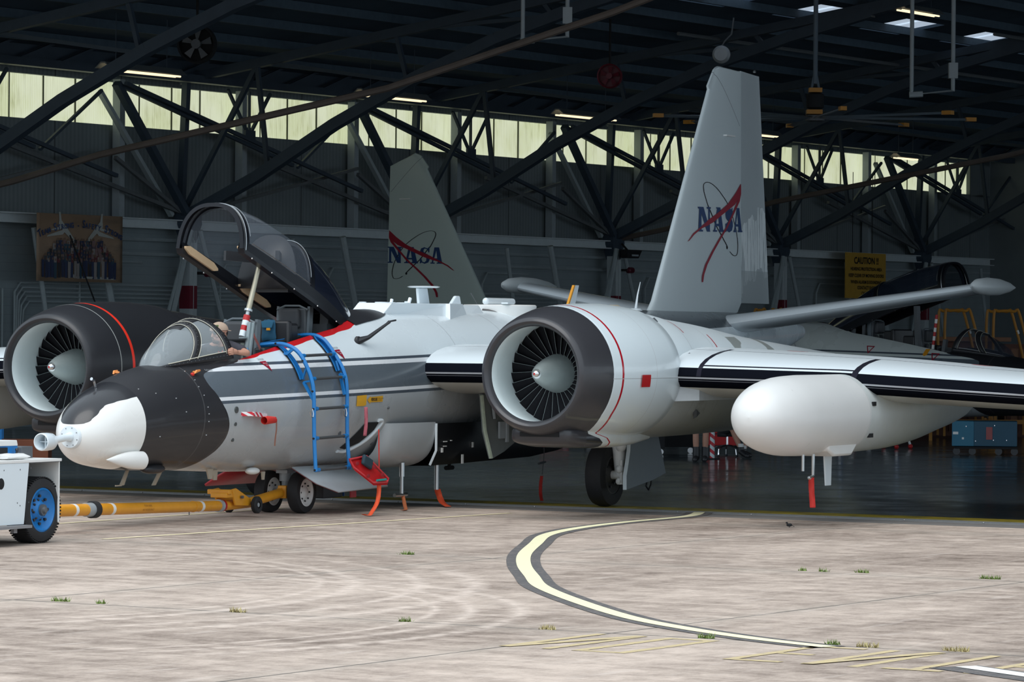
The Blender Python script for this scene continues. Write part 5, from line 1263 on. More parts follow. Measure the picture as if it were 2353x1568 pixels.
# ================================================================== PEOPLE
def skin_part(verts, edges, radii, sub=2):
    me = bpy.data.meshes.new('s'); me.from_pydata([tuple(v) for v in verts], edges, []); o = bpy.data.objects.new('s', me); S.collection.objects.link(o)
    m = o.modifiers.new('skin', 'SKIN'); m.use_smooth_shade = True
    for i, sv in enumerate(me.skin_vertices[0].data):
        r = radii[i]; sv.radius = r if isinstance(r, tuple) else (r, r)
    me.skin_vertices[0].data[0].use_root = True
    s2_ = o.modifiers.new('sub', 'SUBSURF'); s2_.levels = sub; s2_.render_levels = sub
    bpy.context.view_layer.update(); dg = bpy.context.evaluated_depsgraph_get(); ev = o.evaluated_get(dg)
    nm = bpy.data.meshes.new_from_object(ev); bpy.data.objects.remove(o); bpy.data.meshes.remove(me); return nm
def join_meshes(name, meshes, m, parent, voxel=None, smooth=2):
    bm = bmesh.new()
    for q in meshes: bm.from_mesh(q); 
    me = bpy.data.meshes.new(name); bm.to_mesh(me); bm.free(); me.materials.clear(); me.materials.append(m)
    o = bpy.data.objects.new(name, me); S.collection.objects.link(o); o.parent = parent
    for p in me.polygons: p.use_smooth = True; p.material_index = 0
    if voxel:
        r = o.modifiers.new('remesh', 'REMESH'); r.mode = 'VOXEL'; r.voxel_size = voxel; r.use_smooth_shade = True
        c = o.modifiers.new('cs', 'CORRECTIVE_SMOOTH') if False else o.modifiers.new('sm', 'SMOOTH'); c.iterations = smooth; c.factor = .5
    return o
def mesh_of(b):
    me = bpy.data.meshes.new('m'); me.from_pydata(b.v, [], b.f); return me
def head_mesh(c, fwd, r=.098):
    """head centred at c looking along fwd"""
    f = Vector(fwd).normalized(); up = Vector((0, 0, 1)); sd = f.cross(up).normalized(); up = sd.cross(f); R_ = Matrix((f, -sd, up)).transposed()
    b = MB(); b.sphere((0, 0, .025), r, 20, (1.06, .84, 1.08)); b.sphere((.028, 0, -.055), r*.72, 16, (.95, .82, .95)); b.sphere((.062, 0, -.09), .026, 10, (1, 1.2, .9))
    b.sphere((.103, 0, -.008), .014, 10, (1.2, .9, 1.8)); b.sphere((.112, 0, -.024), .014, 10, (1.1, 1.1, .8)); b.sphere((.096, 0, .028), .02, 10, (.6, 3.0, .6))
    for s_ in (-1, 1): b.sphere((-.006, s_*.084, -.008), .022, 10, (.7, .4, 1.35)); b.sphere((.07, s_*.045, -.022), .022, 10, (.8, .9, .8))
    b.sphere((.098, 0, -.052), .014, 10, (.6, 2.0, .45)); b.sphere((.096, 0, -.064), .014, 10, (.6, 1.7, .5))
    b.tube([(-.02, 0, -.05), (-.035, 0, -.15)], [.052, .056], 14)
    b.v = [tuple(R_ @ Vector(q)+Vector(c)) for q in b.v]; return b, R_
# crewman leaning in the front cockpit
pr = empty('person'); pr.matrix_world = JM
tag(pr, 'person in dark shirt, tan cap and sunglasses leaning on the front cockpit sill', 'person')
hc = Vector((-1.86, -.12, 2.24)); fwd = Vector((-.88, .42, -.06)); hb_, HR = head_mesh(hc, fwd, .102)
V_ = [(-1.68, .02, 1.45), (-1.71, .0, 1.72), (-1.75, -.02, 1.95), (-1.76, -.03, 2.06), (-1.81, -.08, 2.13),
      (-1.74, -.19, 2.08), (-1.74, -.36, 2.04), (-1.88, -.53, 2.01), (-2.06, -.475, 2.02),
      (-1.84, .14, 2.02), (-1.95, .22, 1.85), (-2.06, .12, 1.80)]
E_ = [(0, 1), (1, 2), (2, 3), (3, 4), (3, 5), (5, 6), (6, 7), (7, 8), (3, 9), (9, 10), (10, 11)]
rad = [.14, .13, (.14, .11), .085, .05, .065, .05, .042, .026, .06, .045, .03]
body = skin_part(V_, E_, rad)
# near hand gripping the windshield hoop: palm plus five fingers
hand = MB()
palm = [(-2.05, -.477, 2.022), (-2.10, -.475, 2.03), (-2.16, -.470, 2.03)]
hand.tube(palm, [.026, .036, .030], 12)
for i, (dz, L_) in enumerate(((.036, .9), (.013, 1.0), (-.010, .95), (-.031, .75))):
    p0 = Vector((-2.145, -.472, 2.028+dz)); p1 = p0+Vector((-.040*L_, -.020, .004)); p2 = p1+Vector((-.028*L_, .020, -.004)); p3 = p2+Vector((-.006, .026*L_, -.006))
    hand.tube([p0, p1, p2, p3], [.0115, .0105, .0095, .0085], 8); hand.sphere(tuple(p3), .0088, 8); hand.sphere(tuple(p1), .0108, 8)
t0 = Vector((-2.095, -.46, 2.055)); hand.tube([t0, t0+Vector((-.035, .012, .018)), t0+Vector((-.065, .028, .020))], [.014, .012, .010], 8); hand.sphere(tuple(t0+Vector((-.065, .028, .020))), .010, 8)
hand.tube([(-1.96, -.485, 2.018), (-2.06, -.477, 2.022)], [.034, .028], 12)
join_meshes('body', [body, mesh_of(hb_), mesh_of(hand)], M['skin'], pr, .0065, 2)
sh = skin_part([(-1.68, .02, 1.43), (-1.71, .0, 1.72), (-1.75, -.02, 1.95), (-1.76, -.03, 2.075), (-1.74, -.19, 2.085), (-1.74, -.34, 2.05), (-1.79, -.43, 2.03), (-1.84, .14, 2.03), (-1.93, .21, 1.89)],
    [(0, 1), (1, 2), (2, 3), (3, 4), (4, 5), (5, 6), (3, 7), (7, 8)], [.165, .155, (.165, .13), .088, .088, .075, .064, .08, .065])
join_meshes('shirt', [sh], M['cloth'], pr)
def local_piece(name, b, m, par, smooth=60):
    b.v = [tuple(HR @ (Vector(q)*1.03)+hc) for q in b.v]; return b.build(name, m, par, smooth)
b = MB(); rr = []
for k in np.linspace(0, 1, 9):
    t_ = k*PI/2*.98; rr.append([(.004+.112*math.cos(t_)*math.cos(p_)*1.04, .095*math.cos(t_)*math.sin(p_), .045+.10*math.sin(t_)) for p_ in np.linspace(0, 2*PI, 25)[:-1]])
b.loft(rr, cap1=True); rr = [[(-.10*math.cos(p_)*1.04, .09*math.sin(p_), .046) for p_ in np.linspace(-1.1, 1.1, 11)], [(-.045-.115*math.cos(p_), .085*math.sin(p_), .030) for p_ in np.linspace(-1.1, 1.1, 11)]]
b.loft(rr, closed=False); cp = local_piece('cap', b, soft('tan_cap', (.46, .34, .26), .85, amt=.1, sc=30), pr)
b = MB(); b.sphere((.062, .050, .088), .036, 12, (1.1, .6, .75)); local_piece('cap_patch', b, soft('olive_patch', (.10, .13, .05), .8), cp)
b = MB(); b.sphere((.093, .037, .018), .030, 12, (.45, 1, .72)); b.sphere((.093, -.037, .018), .030, 12, (.45, 1, .72)); b.tube([(.09, .06, .022), (.0, .085, .018), (-.02, .085, .01)], .005, 6); b.tube([(.09, -.06, .022), (.0, -.085, .018), (-.02, -.085, .01)], .005, 6); b.box((.105, 0, .024), (.01, .02, .008)); local_piece('sunglasses', b, mat('black_lens', (.01, .01, .012), .1), pr)
b = MB(); b.sphere((-.040, 0, .012), .080, 18, (.80, .92, .75)); local_piece('hair', b, M['hair'], pr)
b = MB(); b.sphere((.055, 0, -.085), .052, 12, (.9, 1.0, .55)); b.tube([(.104, -.03, -.044), (.109, 0, -.041), (.104, .03, -.044)], .005, 6); local_piece('beard', b, soft('stubble', (.12, .07, .055), .8), pr)
b = MB(); b.bar((-1.97, -.17, 2.03), (-1.93, -.18, 1.98), .012, .01); b.bar((-1.93, -.18, 1.98), (-1.90, -.19, 2.04), .012, .01); b.build('shirt_mark', M['redc'], pr, 0)
b = MB(); b.sphere((-1.70, -.42, 2.05), .036, 10, (.5, .3, 1)); b.build('sleeve_patch', soft('blue_white_patch', (.12, .25, .42), .6), pr)

def figure(name, label, joints, skinr, shirt=None, shorts=None, boots=None, fwd=(0, -1, 0), hat=None, cl=(.03, .035, .05)):
    """standing or seated figure from a joint dictionary (world metres)"""
    J_ = joints; root = empty(name); tag(root, label, 'person')
    keys = ['pel', 'chest', 'neck', 'hipL', 'kneeL', 'anL', 'toeL', 'hipR', 'kneeR', 'anR', 'toeR', 'shL', 'elL', 'wrL', 'shR', 'elR', 'wrR']
    rr = dict(pel=.12, chest=(.15, .11), neck=.055, hipL=.09, kneeL=.06, anL=.04, toeL=.035, hipR=.09, kneeR=.06, anR=.04, toeR=.035, shL=.06, elL=.042, wrL=.028, shR=.06, elR=.042, wrR=.028)
    ed = [('pel', 'chest'), ('chest', 'neck'), ('pel', 'hipL'), ('hipL', 'kneeL'), ('kneeL', 'anL'), ('anL', 'toeL'), ('pel', 'hipR'), ('hipR', 'kneeR'), ('kneeR', 'anR'), ('anR', 'toeR'), ('chest', 'shL'), ('shL', 'elL'), ('elL', 'wrL'), ('chest', 'shR'), ('shR', 'elR'), ('elR', 'wrR')]
    ix = {k_: i for i, k_ in enumerate(keys)}; E2_ = [(ix[a], ix[c]) for a, c in ed]; V2 = [Vector(J_[k_]) for k_ in keys]; R2 = [rr[k_] for k_ in keys]
    for sd_ in 'LR':       # calf bulge
        a, c = Vector(J_['knee'+sd_]), Vector(J_['an'+sd_]); i0 = ix['knee'+sd_]; i1 = ix['an'+sd_]; E2_.remove((i0, i1)); V2.append(a+(c-a)*.35); R2.append(.064); E2_ += [(i0, len(V2)-1), (len(V2)-1, i1)]
    bd_ = skin_part(V2, E2_, R2); hd, R_ = head_mesh(Vector(J_['neck'])+Vector((0, 0, .17)), fwd)
    hn = MB()
    for sd_ in 'LR':
        w_ = Vector(J_['wr'+sd_]); d_ = (w_-Vector(J_['el'+sd_])).normalized(); s_ = d_.cross(Vector((0, 0, 1))).normalized() if abs(d_.z) < .95 else Vector((1, 0, 0))
        hn.tube([w_-d_*.02, w_+d_*.04, w_+d_*.085], [.026, .038, .034], 10)
        for k_ in range(4): p_ = w_+d_*.08+s_*(.028-.018*k_); hn.tube([p_, p_+d_*.04, p_+d_*.07+Vector((0, 0, -.01))], [.010, .009, .008], 6)
        hn.tube([w_+d_*.02+s_*.03, w_+d_*.06+s_*.055], [.012, .010], 6)
    join_meshes('body', [bd_, mesh_of(hd), mesh_of(hn)], M['skin'], root, .011, 2)
    def cloth(nm, ks, rads, m):
        ii = {k_: i for i, k_ in enumerate(ks)}; me_ = skin_part([J_[k_] if isinstance(k_, str) else k_ for k_ in ks], [(ii[a], ii[c]) for a, c in ed if a in ii and c in ii], rads); join_meshes(nm, [me_], m, root)
    m1 = soft('figure_shirt_%s' % name+str(len(label)), cl, .85)
    cloth('shirt', ['pel', 'chest', 'shL', 'elL', 'shR', 'elR'], [.14, (.175, .13), .085, .06, .085, .06], m1)
    cloth('shorts', ['pel', 'hipL', 'kneeL', 'hipR', 'kneeR'], [.145, .115, .085, .115, .085], soft('figure_shorts', (.02, .02, .024), .9))
    for sd_ in 'LR':
        a, c = Vector(J_['an'+sd_]), Vector(J_['toe'+sd_]); q = MB(); q.tube([a+Vector((0, 0, .17 if boots else .05)), a, a+Vector((0, 0, -.045))], [.06, .062, .06], 12); q.tube([a+Vector((0, 0, -.03)), c], [.058, .048], 12); q.sphere(tuple(c), .048, 10)
        q.build('boot' if boots else 'shoe', M['black'], root)
        if not boots: q = MB(); q.tube([a+Vector((0, 0, .11)), a+Vector((0, 0, .04))], .052, 12); q.build('sock', M['whitem'], root)
    hh_ = Vector(J_['neck'])+Vector((0, 0, .17)); q = MB(); q.sphere((-.014, 0, .04), .104, 16, (1.02, .86, 1.0)); q.v = [tuple(R_ @ Vector(z_)+hh_) for z_ in q.v]; q.build('hair', M['hair'], root)
    return root
x, y = 3.40, 68.5
figure('person', 'person standing in dark shorts and black boots beyond the gear door', dict(pel=(x, y, .95), chest=(x, y, 1.3), neck=(x, y, 1.5), hipL=(x-.09, y, .90), kneeL=(x-.11, y-.01, .50), anL=(x-.10, y, .10), toeL=(x-.13, y-.16, .045), hipR=(x+.09, y, .90), kneeR=(x+.07, y+.0, .51), anR=(x+.06, y+.02, .10), toeR=(x+.04, y-.14, .045), shL=(x-.19, y, 1.42), elL=(x-.26, y, 1.14), wrL=(x-.22, y-.12, .92), shR=(x+.19, y, 1.42), elR=(x+.27, y, 1.14), wrR=(x+.2, y-.14, .95)), 0, boots=True, fwd=(-.2, -1, 0))
x, y = 4.02, 71.2
figure('person', 'person seated on the rolling stool in black trainers and white socks', dict(pel=(x, y, .52), chest=(x-.05, y-.12, .88), neck=(x-.06, y-.16, 1.08), hipL=(x-.08, y-.05, .52), kneeL=(x+.05, y-.42, .55), anL=(x+.20, y-.62, .16), toeL=(x+.30, y-.76, .05), hipR=(x+.1, y, .52), kneeR=(x+.38, y-.20, .52), anR=(x+.27, y-.35, .12), toeR=(x+.37, y-.48, .05), shL=(x-.24, y-.12, 1.0), elL=(x-.30, y-.3, .74), wrL=(x-.16, y-.48, .62), shR=(x+.14, y-.14, 1.0), elR=(x+.25, y-.32, .76), wrR=(x+.12, y-.48, .62)), 0, boots=False, fwd=(.2, -1, -.1))

# ================================================================== TOW BAR
t = empty('tow_bar'); tag(t, 'yellow tow bar linking the tug to the jet nose gear', 'tow bar')
A0, A1 = Vector((-5.22, 42.65, .262)), Vector((-3.49, 46.66, .155)); A2 = Vector((-3.22, 47.29, .165)); A3 = Vector((-2.83, 48.12, .27))
def at(k): return A0+(A1-A0)*k
b = MB(); b.tube([A0, A1, A2], [.070, .062, .062], 20); b.tube([A2-Vector((0, 0, 0)), A2+(A3-A2)*.85], .06, 18); b.build('bar_tube', M['yellow'], t, 50)
b = MB(); b.box(A3+Vector((0, -.06, .0)), (.14, .12, .16), Matrix.Rotation(math.radians(64), 3, 'Z')); b.box(A3+Vector((0, 0, .0)), (.3, .06, .10), Matrix.Rotation(math.radians(64), 3, 'Z')); b.build('bar_head', M['yellow'], t, 0, .01)
def ringon(k, r, w, m, nm):
    b = MB(); d_ = (A1-A0).normalized(); b.tube([at(k)-d_*w/2, at(k)+d_*w/2], r, 24); b.build(nm, m, t, 30)
ringon(.27, .098, .10, M['rubber'], 'rubber_ring'); ringon(.245, .080, .13, M['grey'], 'clamp'); ringon(.975, .078, .06, M['grey'], 'clamp'); ringon(.992, .072, .03, M['red'], 'red_band')
ringon(.165, .0712, .06, M['whitem'], 'reflective_tape'); ringon(.36, .0700, .06, M['whitem'], 'reflective_tape'); ringon(.86, .0655, .06, M['whitem'], 'reflective_tape')
ringon(.82, .068, .02, M['yellow'], 'weld_band')
TW = Matrix.Rotation(math.radians(66.7), 3, 'Z')
def bp_(a, y, z): return A1+TW @ Vector((a, y, z))
b = MB(); b.box(bp_(.02, .0, .13), (.30, .22, .06), TW); b.box(bp_(-.06, .02, .17), (.08, .30, .06), TW); b.prism([tuple(bp_(.0, -.12, .20)), tuple(bp_(.12, -.12, .21)), tuple(bp_(.5, -.12, .07)), tuple(bp_(.5, -.12, -.02)), tuple(bp_(.1, -.12, .0))], tuple(TW @ Vector((0, .03, 0)))); b.prism([tuple(bp_(.0, .12, .20)), tuple(bp_(.12, .12, .21)), tuple(bp_(.5, .12, .07)), tuple(bp_(.5, .12, -.02)), tuple(bp_(.1, .12, .0))], tuple(TW @ Vector((0, .03, 0)))); b.build('wheel_bracket', M['yellow'], t, 0, .01)
b = MB(); b.tube([bp_(.52, -.18, .015), bp_(.52, .18, .015)], .018, 8); b.tube([bp_(.22, -.13, .1), bp_(.22, -.16, .1)], .02, 6); b.build('axle', M['dgrey'], t)
for sy in (-.19, .19):
    b = MB(); prof = [(-.03, .045), (-.035, .09), (-.02, .105), (.02, .105), (.035, .09), (.03, .045)]; b.rev(prof, (0, 0, 0), 24, 'y'); b.rev([(-.02, .045), (-.02, .001)], (0, 0, 0), 16, 'y'); b.rev([(.02, .045), (.02, .001)], (0, 0, 0), 16, 'y')
    b.v = [tuple(bp_(.52, sy, -.005)+TW @ Vector(q)) for q in b.v]; b.build('caster_wheel', M['rubber'], t, 40)
    b = MB(); b.tube([bp_(.52, sy-.028, -.005), bp_(.52, sy+.028, -.005)], .026, 10); b.build('caster_hub', M['grey'], t)
tp = text_polys('TOW BAR', .034, 1.2, 0, .018)+text_polys('B57 NOSE ONLY', .034, 1.1, -.04, -.028)
tdir = (A1-A0).normalized(); sdv = Vector((tdir.y, -tdir.x, 0)).normalized()
def onbar(u_, v_):
    c_ = at(.52)+tdir*u_; th = v_/.067; return tuple(c_+sdv*(.0705*math.cos(th))+Vector((0, 0, .0705*math.sin(th))))
decal('stencil_lettering', tp, onbar, soft('stencil_brown', (.30, .12, .02), .6), t, maxlen=.05)
b = MB(); b.tube([at(.80)+Vector((0, 0, -.06)), at(.80)+Vector((0, 0, -.10))], .006, 5); b.build('bar_pin', M['dgrey'], t)

# ================================================================== TUG
tg = empty('aircraft_tug', (-5.10, 41.05, 0), math.radians(63)); TD = -.16; tag(tg, 'white and blue aircraft tug at the left edge towing the jet', 'vehicle')
def tug():
    w = wheel('wheel', tg, (0, 0, .355), .355, .27, .225, M['blue'], 44)
    b = MB()
    for i in range(60):
        t_ = 2*PI*i/60
        for sy in (-1, 1): b.bar((.352*math.cos(t_), sy*.03, .355+.350*math.sin(t_)), (.350*math.cos(t_+.05), sy*.12, .355+.350*math.sin(t_+.05)), .018, .010, up=(math.cos(t_), 0, math.sin(t_)))
    b.build('tread_lugs', M['rubber'], w, 0)
    b = MB(); b.rev([(-.17, .001), (-.165, .03), (-.14, .04), (-.14, .06), (-.02, .065)], (0, 0, .355), 16, 'y'); b.build('hub_cap', M['dgrey'], w)
    b = MB()
    for i in range(8): t_ = 2*PI*i/8+.2; b.sphere((.105*math.cos(t_), -.075, .355+.105*math.sin(t_)), .017, 8)
    b.build('wheel_nuts', M['black'], w)
    b = MB(); b.prism([(-.33, -.17, .87), (-2.6, -.17, .87), (-2.6, -.17, .22), (-.42, -.17, .22)], (0, .03, 0)); b.build('side_panel', M['white'], tg, 0, .006)
    b = MB(); b.box((-1.16, .6, .885), (2.88, 1.55, .03)); b.box((.27, .6, .545), (.02, 1.5, .66)); b.build('deck', M['whitem'], tg, 0, .004)
    b = MB(); b.box((-.04, .35, .55), (.58, .03, .66)); b.box((-.04, .08, .866), (.56, .5, .006)); b.build('wheel_well', soft('grimy_well', (.10, .11, .12), .7, amt=.3), tg, 0)
    b = MB(); b.tube([(-.12, .2, .80), (.1, .2, .70)], .01, 6); b.bar((-.05, .25, .78), (.12, .25, .69), .03, .03); b.build('well_bracket', M['dgrey'], tg)
    b = MB(); b.box((-1.0, -.20, .20), (1.2, .12, .03)); b.box((-.62, -.18, .16), (.06, .04, .05)); b.build('step_plate', soft('scuffed_step', (.25, .25, .26), .6), tg, 0)
    b = MB(); b.box((-1.4, .75, .45), (2.3, 1.1, .5)); b.build('chassis', M['dgrey'], tg, 0)
    wheel('wheel', tg, (0, 1.25, .355), .355, .24, .225, M['blue'], 30); wheel('wheel', tg, (-2.2, 1.25, .355), .355, .24, .225, M['blue'], 30); wheel('wheel', tg, (-2.2, .02, .355), .355, .24, .225, M['blue'], 30)
    # blue and white operator console
    b = MB(); b.prism([(-.12, .10, .90), (-1.5, .10, .90), (-1.5, .10, 1.06), (-.16, .10, 1.06)], (0, .5, 0)); b.build('console', M['blue'], tg, 0, .01)
    b = MB(); b.prism([(-.16, .09, 1.04), (-1.5, .09, 1.04), (-1.5, .09, 1.10), (-.18, .09, 1.10)], (0, .52, 0)); b.build('console_top', M['whitem'], tg, 0, .008)
    b = MB(); b.box((-.62, .09, .98), (.50, .02, .09)); b.build('console_grille', M['dark'], tg, 0)
    b = MB(); b.tube([(-.24, .06, .90), (-.24, .05, 1.0)], .014, 8); b.sphere((-.24, .05, 1.0), .022, 8); b.build('lever', M['black'], tg)
    b = MB(); b.box((.10, .30, .96), (.22, .3, .13)); b.build('battery_box', M['dgrey'], tg, 0, .01)
    b = MB(); b.tube([(-.1, .2, .925), (.07, .18, .925)], .02, 8); b.tube([(-.1, .3, .92), (.0, .25, .93), (.08, .2, .92)], .012, 6); b.build('deck_fitting', M['whitem'], tg)
    b = MB(); b.sphere((-.05, -.175, .70), .001, 6)
    b = MB(); b.box((.50, .65, .29), (.22, .14, .10)); b.build('hitch', M['dgrey'], tg, 0, .01)
    b = MB(); b.rev([(-.176, .001), (-.176, .05), (-.17, .06)], (-.85, 0, .66), 20, 'y'); b.build('fuel_port', M['dark'], tg)
    b = MB()
    for x_, z_ in ((-.3, .81), (-.5, .80), (-.34, .45), (-.55, .45), (-.8, .8), (-.5, .42)): b.rev([(-.173, .001), (-.172, .008)], (x_, 0, z_), 8, 'y')
    b.build('rivets', M['dgrey'], tg)
tug()
b = MB(); rr = []
for k in np.linspace(0, 1, 9): rr.append([(-.62+.42*k, .02+.12*math.cos(q), .93+.035*math.sin(q)*(1 if 0 < k < 1 else .6)+.004*math.sin(9*k+q*3)) for q in np.linspace(0, 2*PI, 13)[:-1]])
b.loft(rr, cap0=True, cap1=True); o = b.build('folded_rag', M['whitem'], None, 60); o.matrix_world = Matrix.Translation((-5.10, 41.05, 0)) @ Matrix.Rotation(math.radians(63), 4, 'Z'); tag(o, 'folded white cloth lying on the tug deck', 'cloth')
# ================================================================== SECOND JET, inside the hangar
J2 = empty('parked_jet', (7.90, 81.75, 0), math.atan2(.672, -.741)); tag(J2, 'grey and black jet parked inside the hangar behind, radome removed and canopy up', 'aircraft')
def jet2():
    fuselage(J2, True); fin(J2, True)
    b = MB(); rr = []
    for y in np.linspace(-3.4, 3.4, 21): rr.append([(2.0+p[0], y, 1.77+p[1]) for p in airfoil(5.2, .125)])
    b.loft(rr, cap0=True, cap1=True); b.build('wing_center_section', soft('wing_centre_grey', (.40, .42, .42), .35), J2, 45)
    for y in (-.22, .22):
        g_ = MB(); g_.tube([(0, 0, .95), (0, 0, .30)], .06, 10); g_.tube([(0, -.25, .265), (0, .25, .265)], .035, 8); 
        if y < 0: ng2 = g_.build('nose_gear', M['dgrey'], J2)
        wheel('wheel', ng2, (0, y, .265), .265, .16, .16, M['dgrey'], 20)
    for sy in (-1, 1):
        g_ = MB(); g_.tube([(4, sy*2.6, 1.5), (4, sy*2.7, .42)], .08, 10); mg = g_.build('main_gear', M['dgrey'], J2); wheel('wheel', mg, (4, sy*2.5, .42), .42, .26, .24, M['dgrey'], 24)
    s2k = lambda o_: (lambda a, z: (a, fy(a, z, 1, o_), z))
    for a, z in ((-1.75, 1.86), (-.18, 2.0)):
        w = .20; T3 = [(a+w/2, z+.06), (a-w/2, z+.05), (a, z-.11)]
        c_ = (sum(p[0] for p in T3)/3, sum(p[1] for p in T3)/3); ps = []
        for i in range(3): p, q = T3[i], T3[(i+1) % 3]; ps.append([p, q, (c_[0]+(q[0]-c_[0])*.66, c_[1]+(q[1]-c_[1])*.66), (c_[0]+(p[0]-c_[0])*.66, c_[1]+(p[1]-c_[1])*.66)])
        decal('danger_triangle', ps, s2k(.012), M['logored'], J2)
    decal('yellow_mark', [[(-1.47, 2.0), (-1.57, 2.0), (-1.57, 1.88), (-1.52, 1.85), (-1.47, 1.88)]], s2k(.012), M['yellow'], J2)
    p = Vector((1.9, fy(1.9, 1.95, 1, 0), 1.95)); b = MB(); b.sphere(tuple(p), .14, 12, (1.5, .4, .8)); b.tube([tuple(p), tuple(p+Vector((.0, .12, .22)))], .05, 8); b.build('flank_cover', M['black'], J2)
    b = MB(); b.tube([tuple(p+Vector((-.1, .1, .15))), tuple(p+Vector((-.25, .1, .18))), tuple(p+Vector((-.42, .1, -.05))), tuple(p+Vector((-.62, .05, -.25)))], .012, 6); b.build('flank_hose', M['grey'], J2)
    b = MB(); 
    for k in range(8): b.mat(k % 2); b.tube([(-1.55-.012*k, .35, 2.0+.09*k), (-1.55-.012*(k+1), .35, 2.0+.09*(k+1))], .03, 8)
    b.build('canopy_prop_pole', [M['whitem'], M['red']], J2)
    b = MB(); 
    for A_, B_, w_, h_ in (((-1.2, .38, 1.95), (-1.15, .38, 2.9), .12, .08), ((-1.85, .38, 1.9), (-1.9, .38, 2.2), .08, .08), ((.6, .3, 2.1), (.5, .35, 2.6), .06, .1), ((.3, .3, 2.1), (.25, .35, 2.6), .04, .06)): MB().bar(A_, B_, w_, h_).build('cockpit_post', M['dgrey'], J2, 0)
jet2()

# ================================================================== HANGAR EQUIPMENT
def wbox(name, label, cat, X_, Y_, z0, dims, m, rot=0, bev=.01, group=None, parts=None):
    t = empty(name, (X_, Y_, z0), rot); tag(t, label, cat, group); b = MB(); b.box((0, 0, dims[2]/2), dims); b.build('body', m, t, 0, bev)
    if parts: parts(t)
    return t
m_oy = soft('safety_orange_yellow', (.50, .22, .025), .5)
m_wood = soft('crate_plywood', (.26, .13, .075), .75, amt=.25, sc=4)
m_woodd = soft('crate_dark_wood', (.12, .05, .035), .75, amt=.25, sc=4)
def stand(X_, Y_, rot, h, label, w=.75):
    t = empty('work_stand', (X_, Y_, 0), rot); tag(t, label, 'stand', 'maintenance stands with yellow rails')
    for sy in (0, .9):
        b = MB(); P = spline([(-w/2, sy, .9), (-w/2, sy, h-.15), (-w/2+.12, sy, h), (w/2-.30, sy, h), (w/2-.15, sy, h-.12), (w/2+.25, sy, 1.0), (w/2+.30, sy, .1)], 5); b.tube(P, .032, 8); b.build('handrail', m_oy, t)
        b = MB(); b.tube([(w/2-.06, sy, h-.42), (w/2-.03, sy, h-.50)], .036, 8); b.build('reflector_band', M['whitem'], t)
    b = MB(); b.box((0, .45, 1.2), (w, .9, .05)); b.build('platform', M['dgrey'], t, 0)
    for q in ((-w/2, 0), (-w/2, .9), (w/2+.1, 0), (w/2+.1, .9)):
        b = MB(); b.bar((q[0], q[1], 1.2), (q[0], q[1], .06), .05); b.build('leg', m_oy, t, 0)
    b = MB()
    for k in range(4): b.box((w/2+.18+.05*k, .45, 1.0-.26*k), (.15, .8, .03))
    b.build('steps', M['dgrey'], t, 0)
stand(9.95, 85.0, .05, 2.83, 'yellow-railed work stand directly behind the black windshield of the parked jet')
stand(11.1, 85.6, .05, 2.83, 'yellow-railed work stand at the right edge past the parked jet nose')
stand(6.42, 92.0, .4, 2.85, 'yellow-railed work stand seen just right of the tall tail fin', .5)
def slats(t, W_=1.6, H_=1.0, D_=1.0):
    b = MB()
    for k in range(6): b.box((-W_/2+.1+k*(W_-.2)/5, -D_/2-.015, H_/2), (.09, .03, H_))
    b.box((0, -D_/2-.02, H_-.05), (W_, .04, .1)); b.box((0, -D_/2-.02, .05), (W_, .04, .1)); b.build('battens', m_woodd, t, 0)
c1 = wbox('wooden_crate', 'large pale-topped wooden crate behind the parked jet cockpit', 'crate', 9.8, 88.2, 0, (2.4, 1.2, 2.15), m_woodd, 0, .01, None, lambda t: slats(t, 2.4, 2.15, 1.2))
wbox('wooden_crate', 'tall plywood crate under the right-hand yellow rails', 'crate', 11.95, 87.9, 0, (1.5, 1.2, 2.1), m_wood, 0, .01, None, lambda t: slats(t, 1.5, 2.1, 1.2))
wbox('plywood_panel', 'horizontal plywood sheet lying on the large crate', 'panel', 9.9, 88.0, 2.155, (2.9, 1.3, .1), m_wood)
# orange shelf frame under the right wing tip
t = empty('pallet_rack', (10.9, 83.4, 0)); tag(t, 'orange steel rack standing behind the blue generator cart', 'rack')
for q in ((-1.8, 0), (-.4, 0), (.9, 0), (-.4, .9), (.9, .9)):
    b = MB(); b.bar((q[0], q[1], 0), (q[0], q[1], 1.25), .07); b.build('upright', m_oy, t, 0)
b = MB(); b.bar((-1.8, 0, .42), (1.0, 0, .42), .09); b.bar((-.4, 0, 1.15), (1.3, 0, 1.15), .09); b.bar((-.4, .9, 1.15), (1.3, .9, 1.15), .09); b.build('beam', m_oy, t, 0)
o = wbox('tarp_bundle', 'dark rounded bundle on the orange rack', 'bundle', 11.3, 83.8, 1.2, (1.1, .8, .22), M['dark'], 0, .08)
# blue cart
def cart(t):
    b = MB(); b.box((-.02, -.402, .25), (.10, .01, .05)); b.box((.12, -.402, .15), (.04, .01, .04)); b.build('label_plates', M['whitem'], t, 0)
    b = MB()
    for x_, z_ in ((.18, .38), (.36, .10), (.95, .12), (.72, .40), (.70, .12)): b.sphere((x_, -.405, z_), .018, 6)
    b.build('latches', M['chrome'], t)
    for x_ in (.0, .30, .80, 1.1):
        b = MB(); b.rev([(-.03, .001), (-.03, .07), (.03, .07), (.03, .001)], (x_, -.3, -.10), 14, 'y'); b.build('caster', M['black'], t)
    b = MB(); b.box((.56, 0, -.03), (1.2, .7, .04)); b.build('frame', M['dark'], t, 0)
t = empty('generator_cart', (8.58, 74.0, .17), -.12); tag(t, 'blue wheeled equipment cart on the dark floor below the right wing', 'cart')
b = MB(); b.box((.12, .0, .24), (.42, .8, .48)); b.build('end_cabinet', soft('bright_teal_blue', (.02, .16, .26), .5), t, 0, .01)
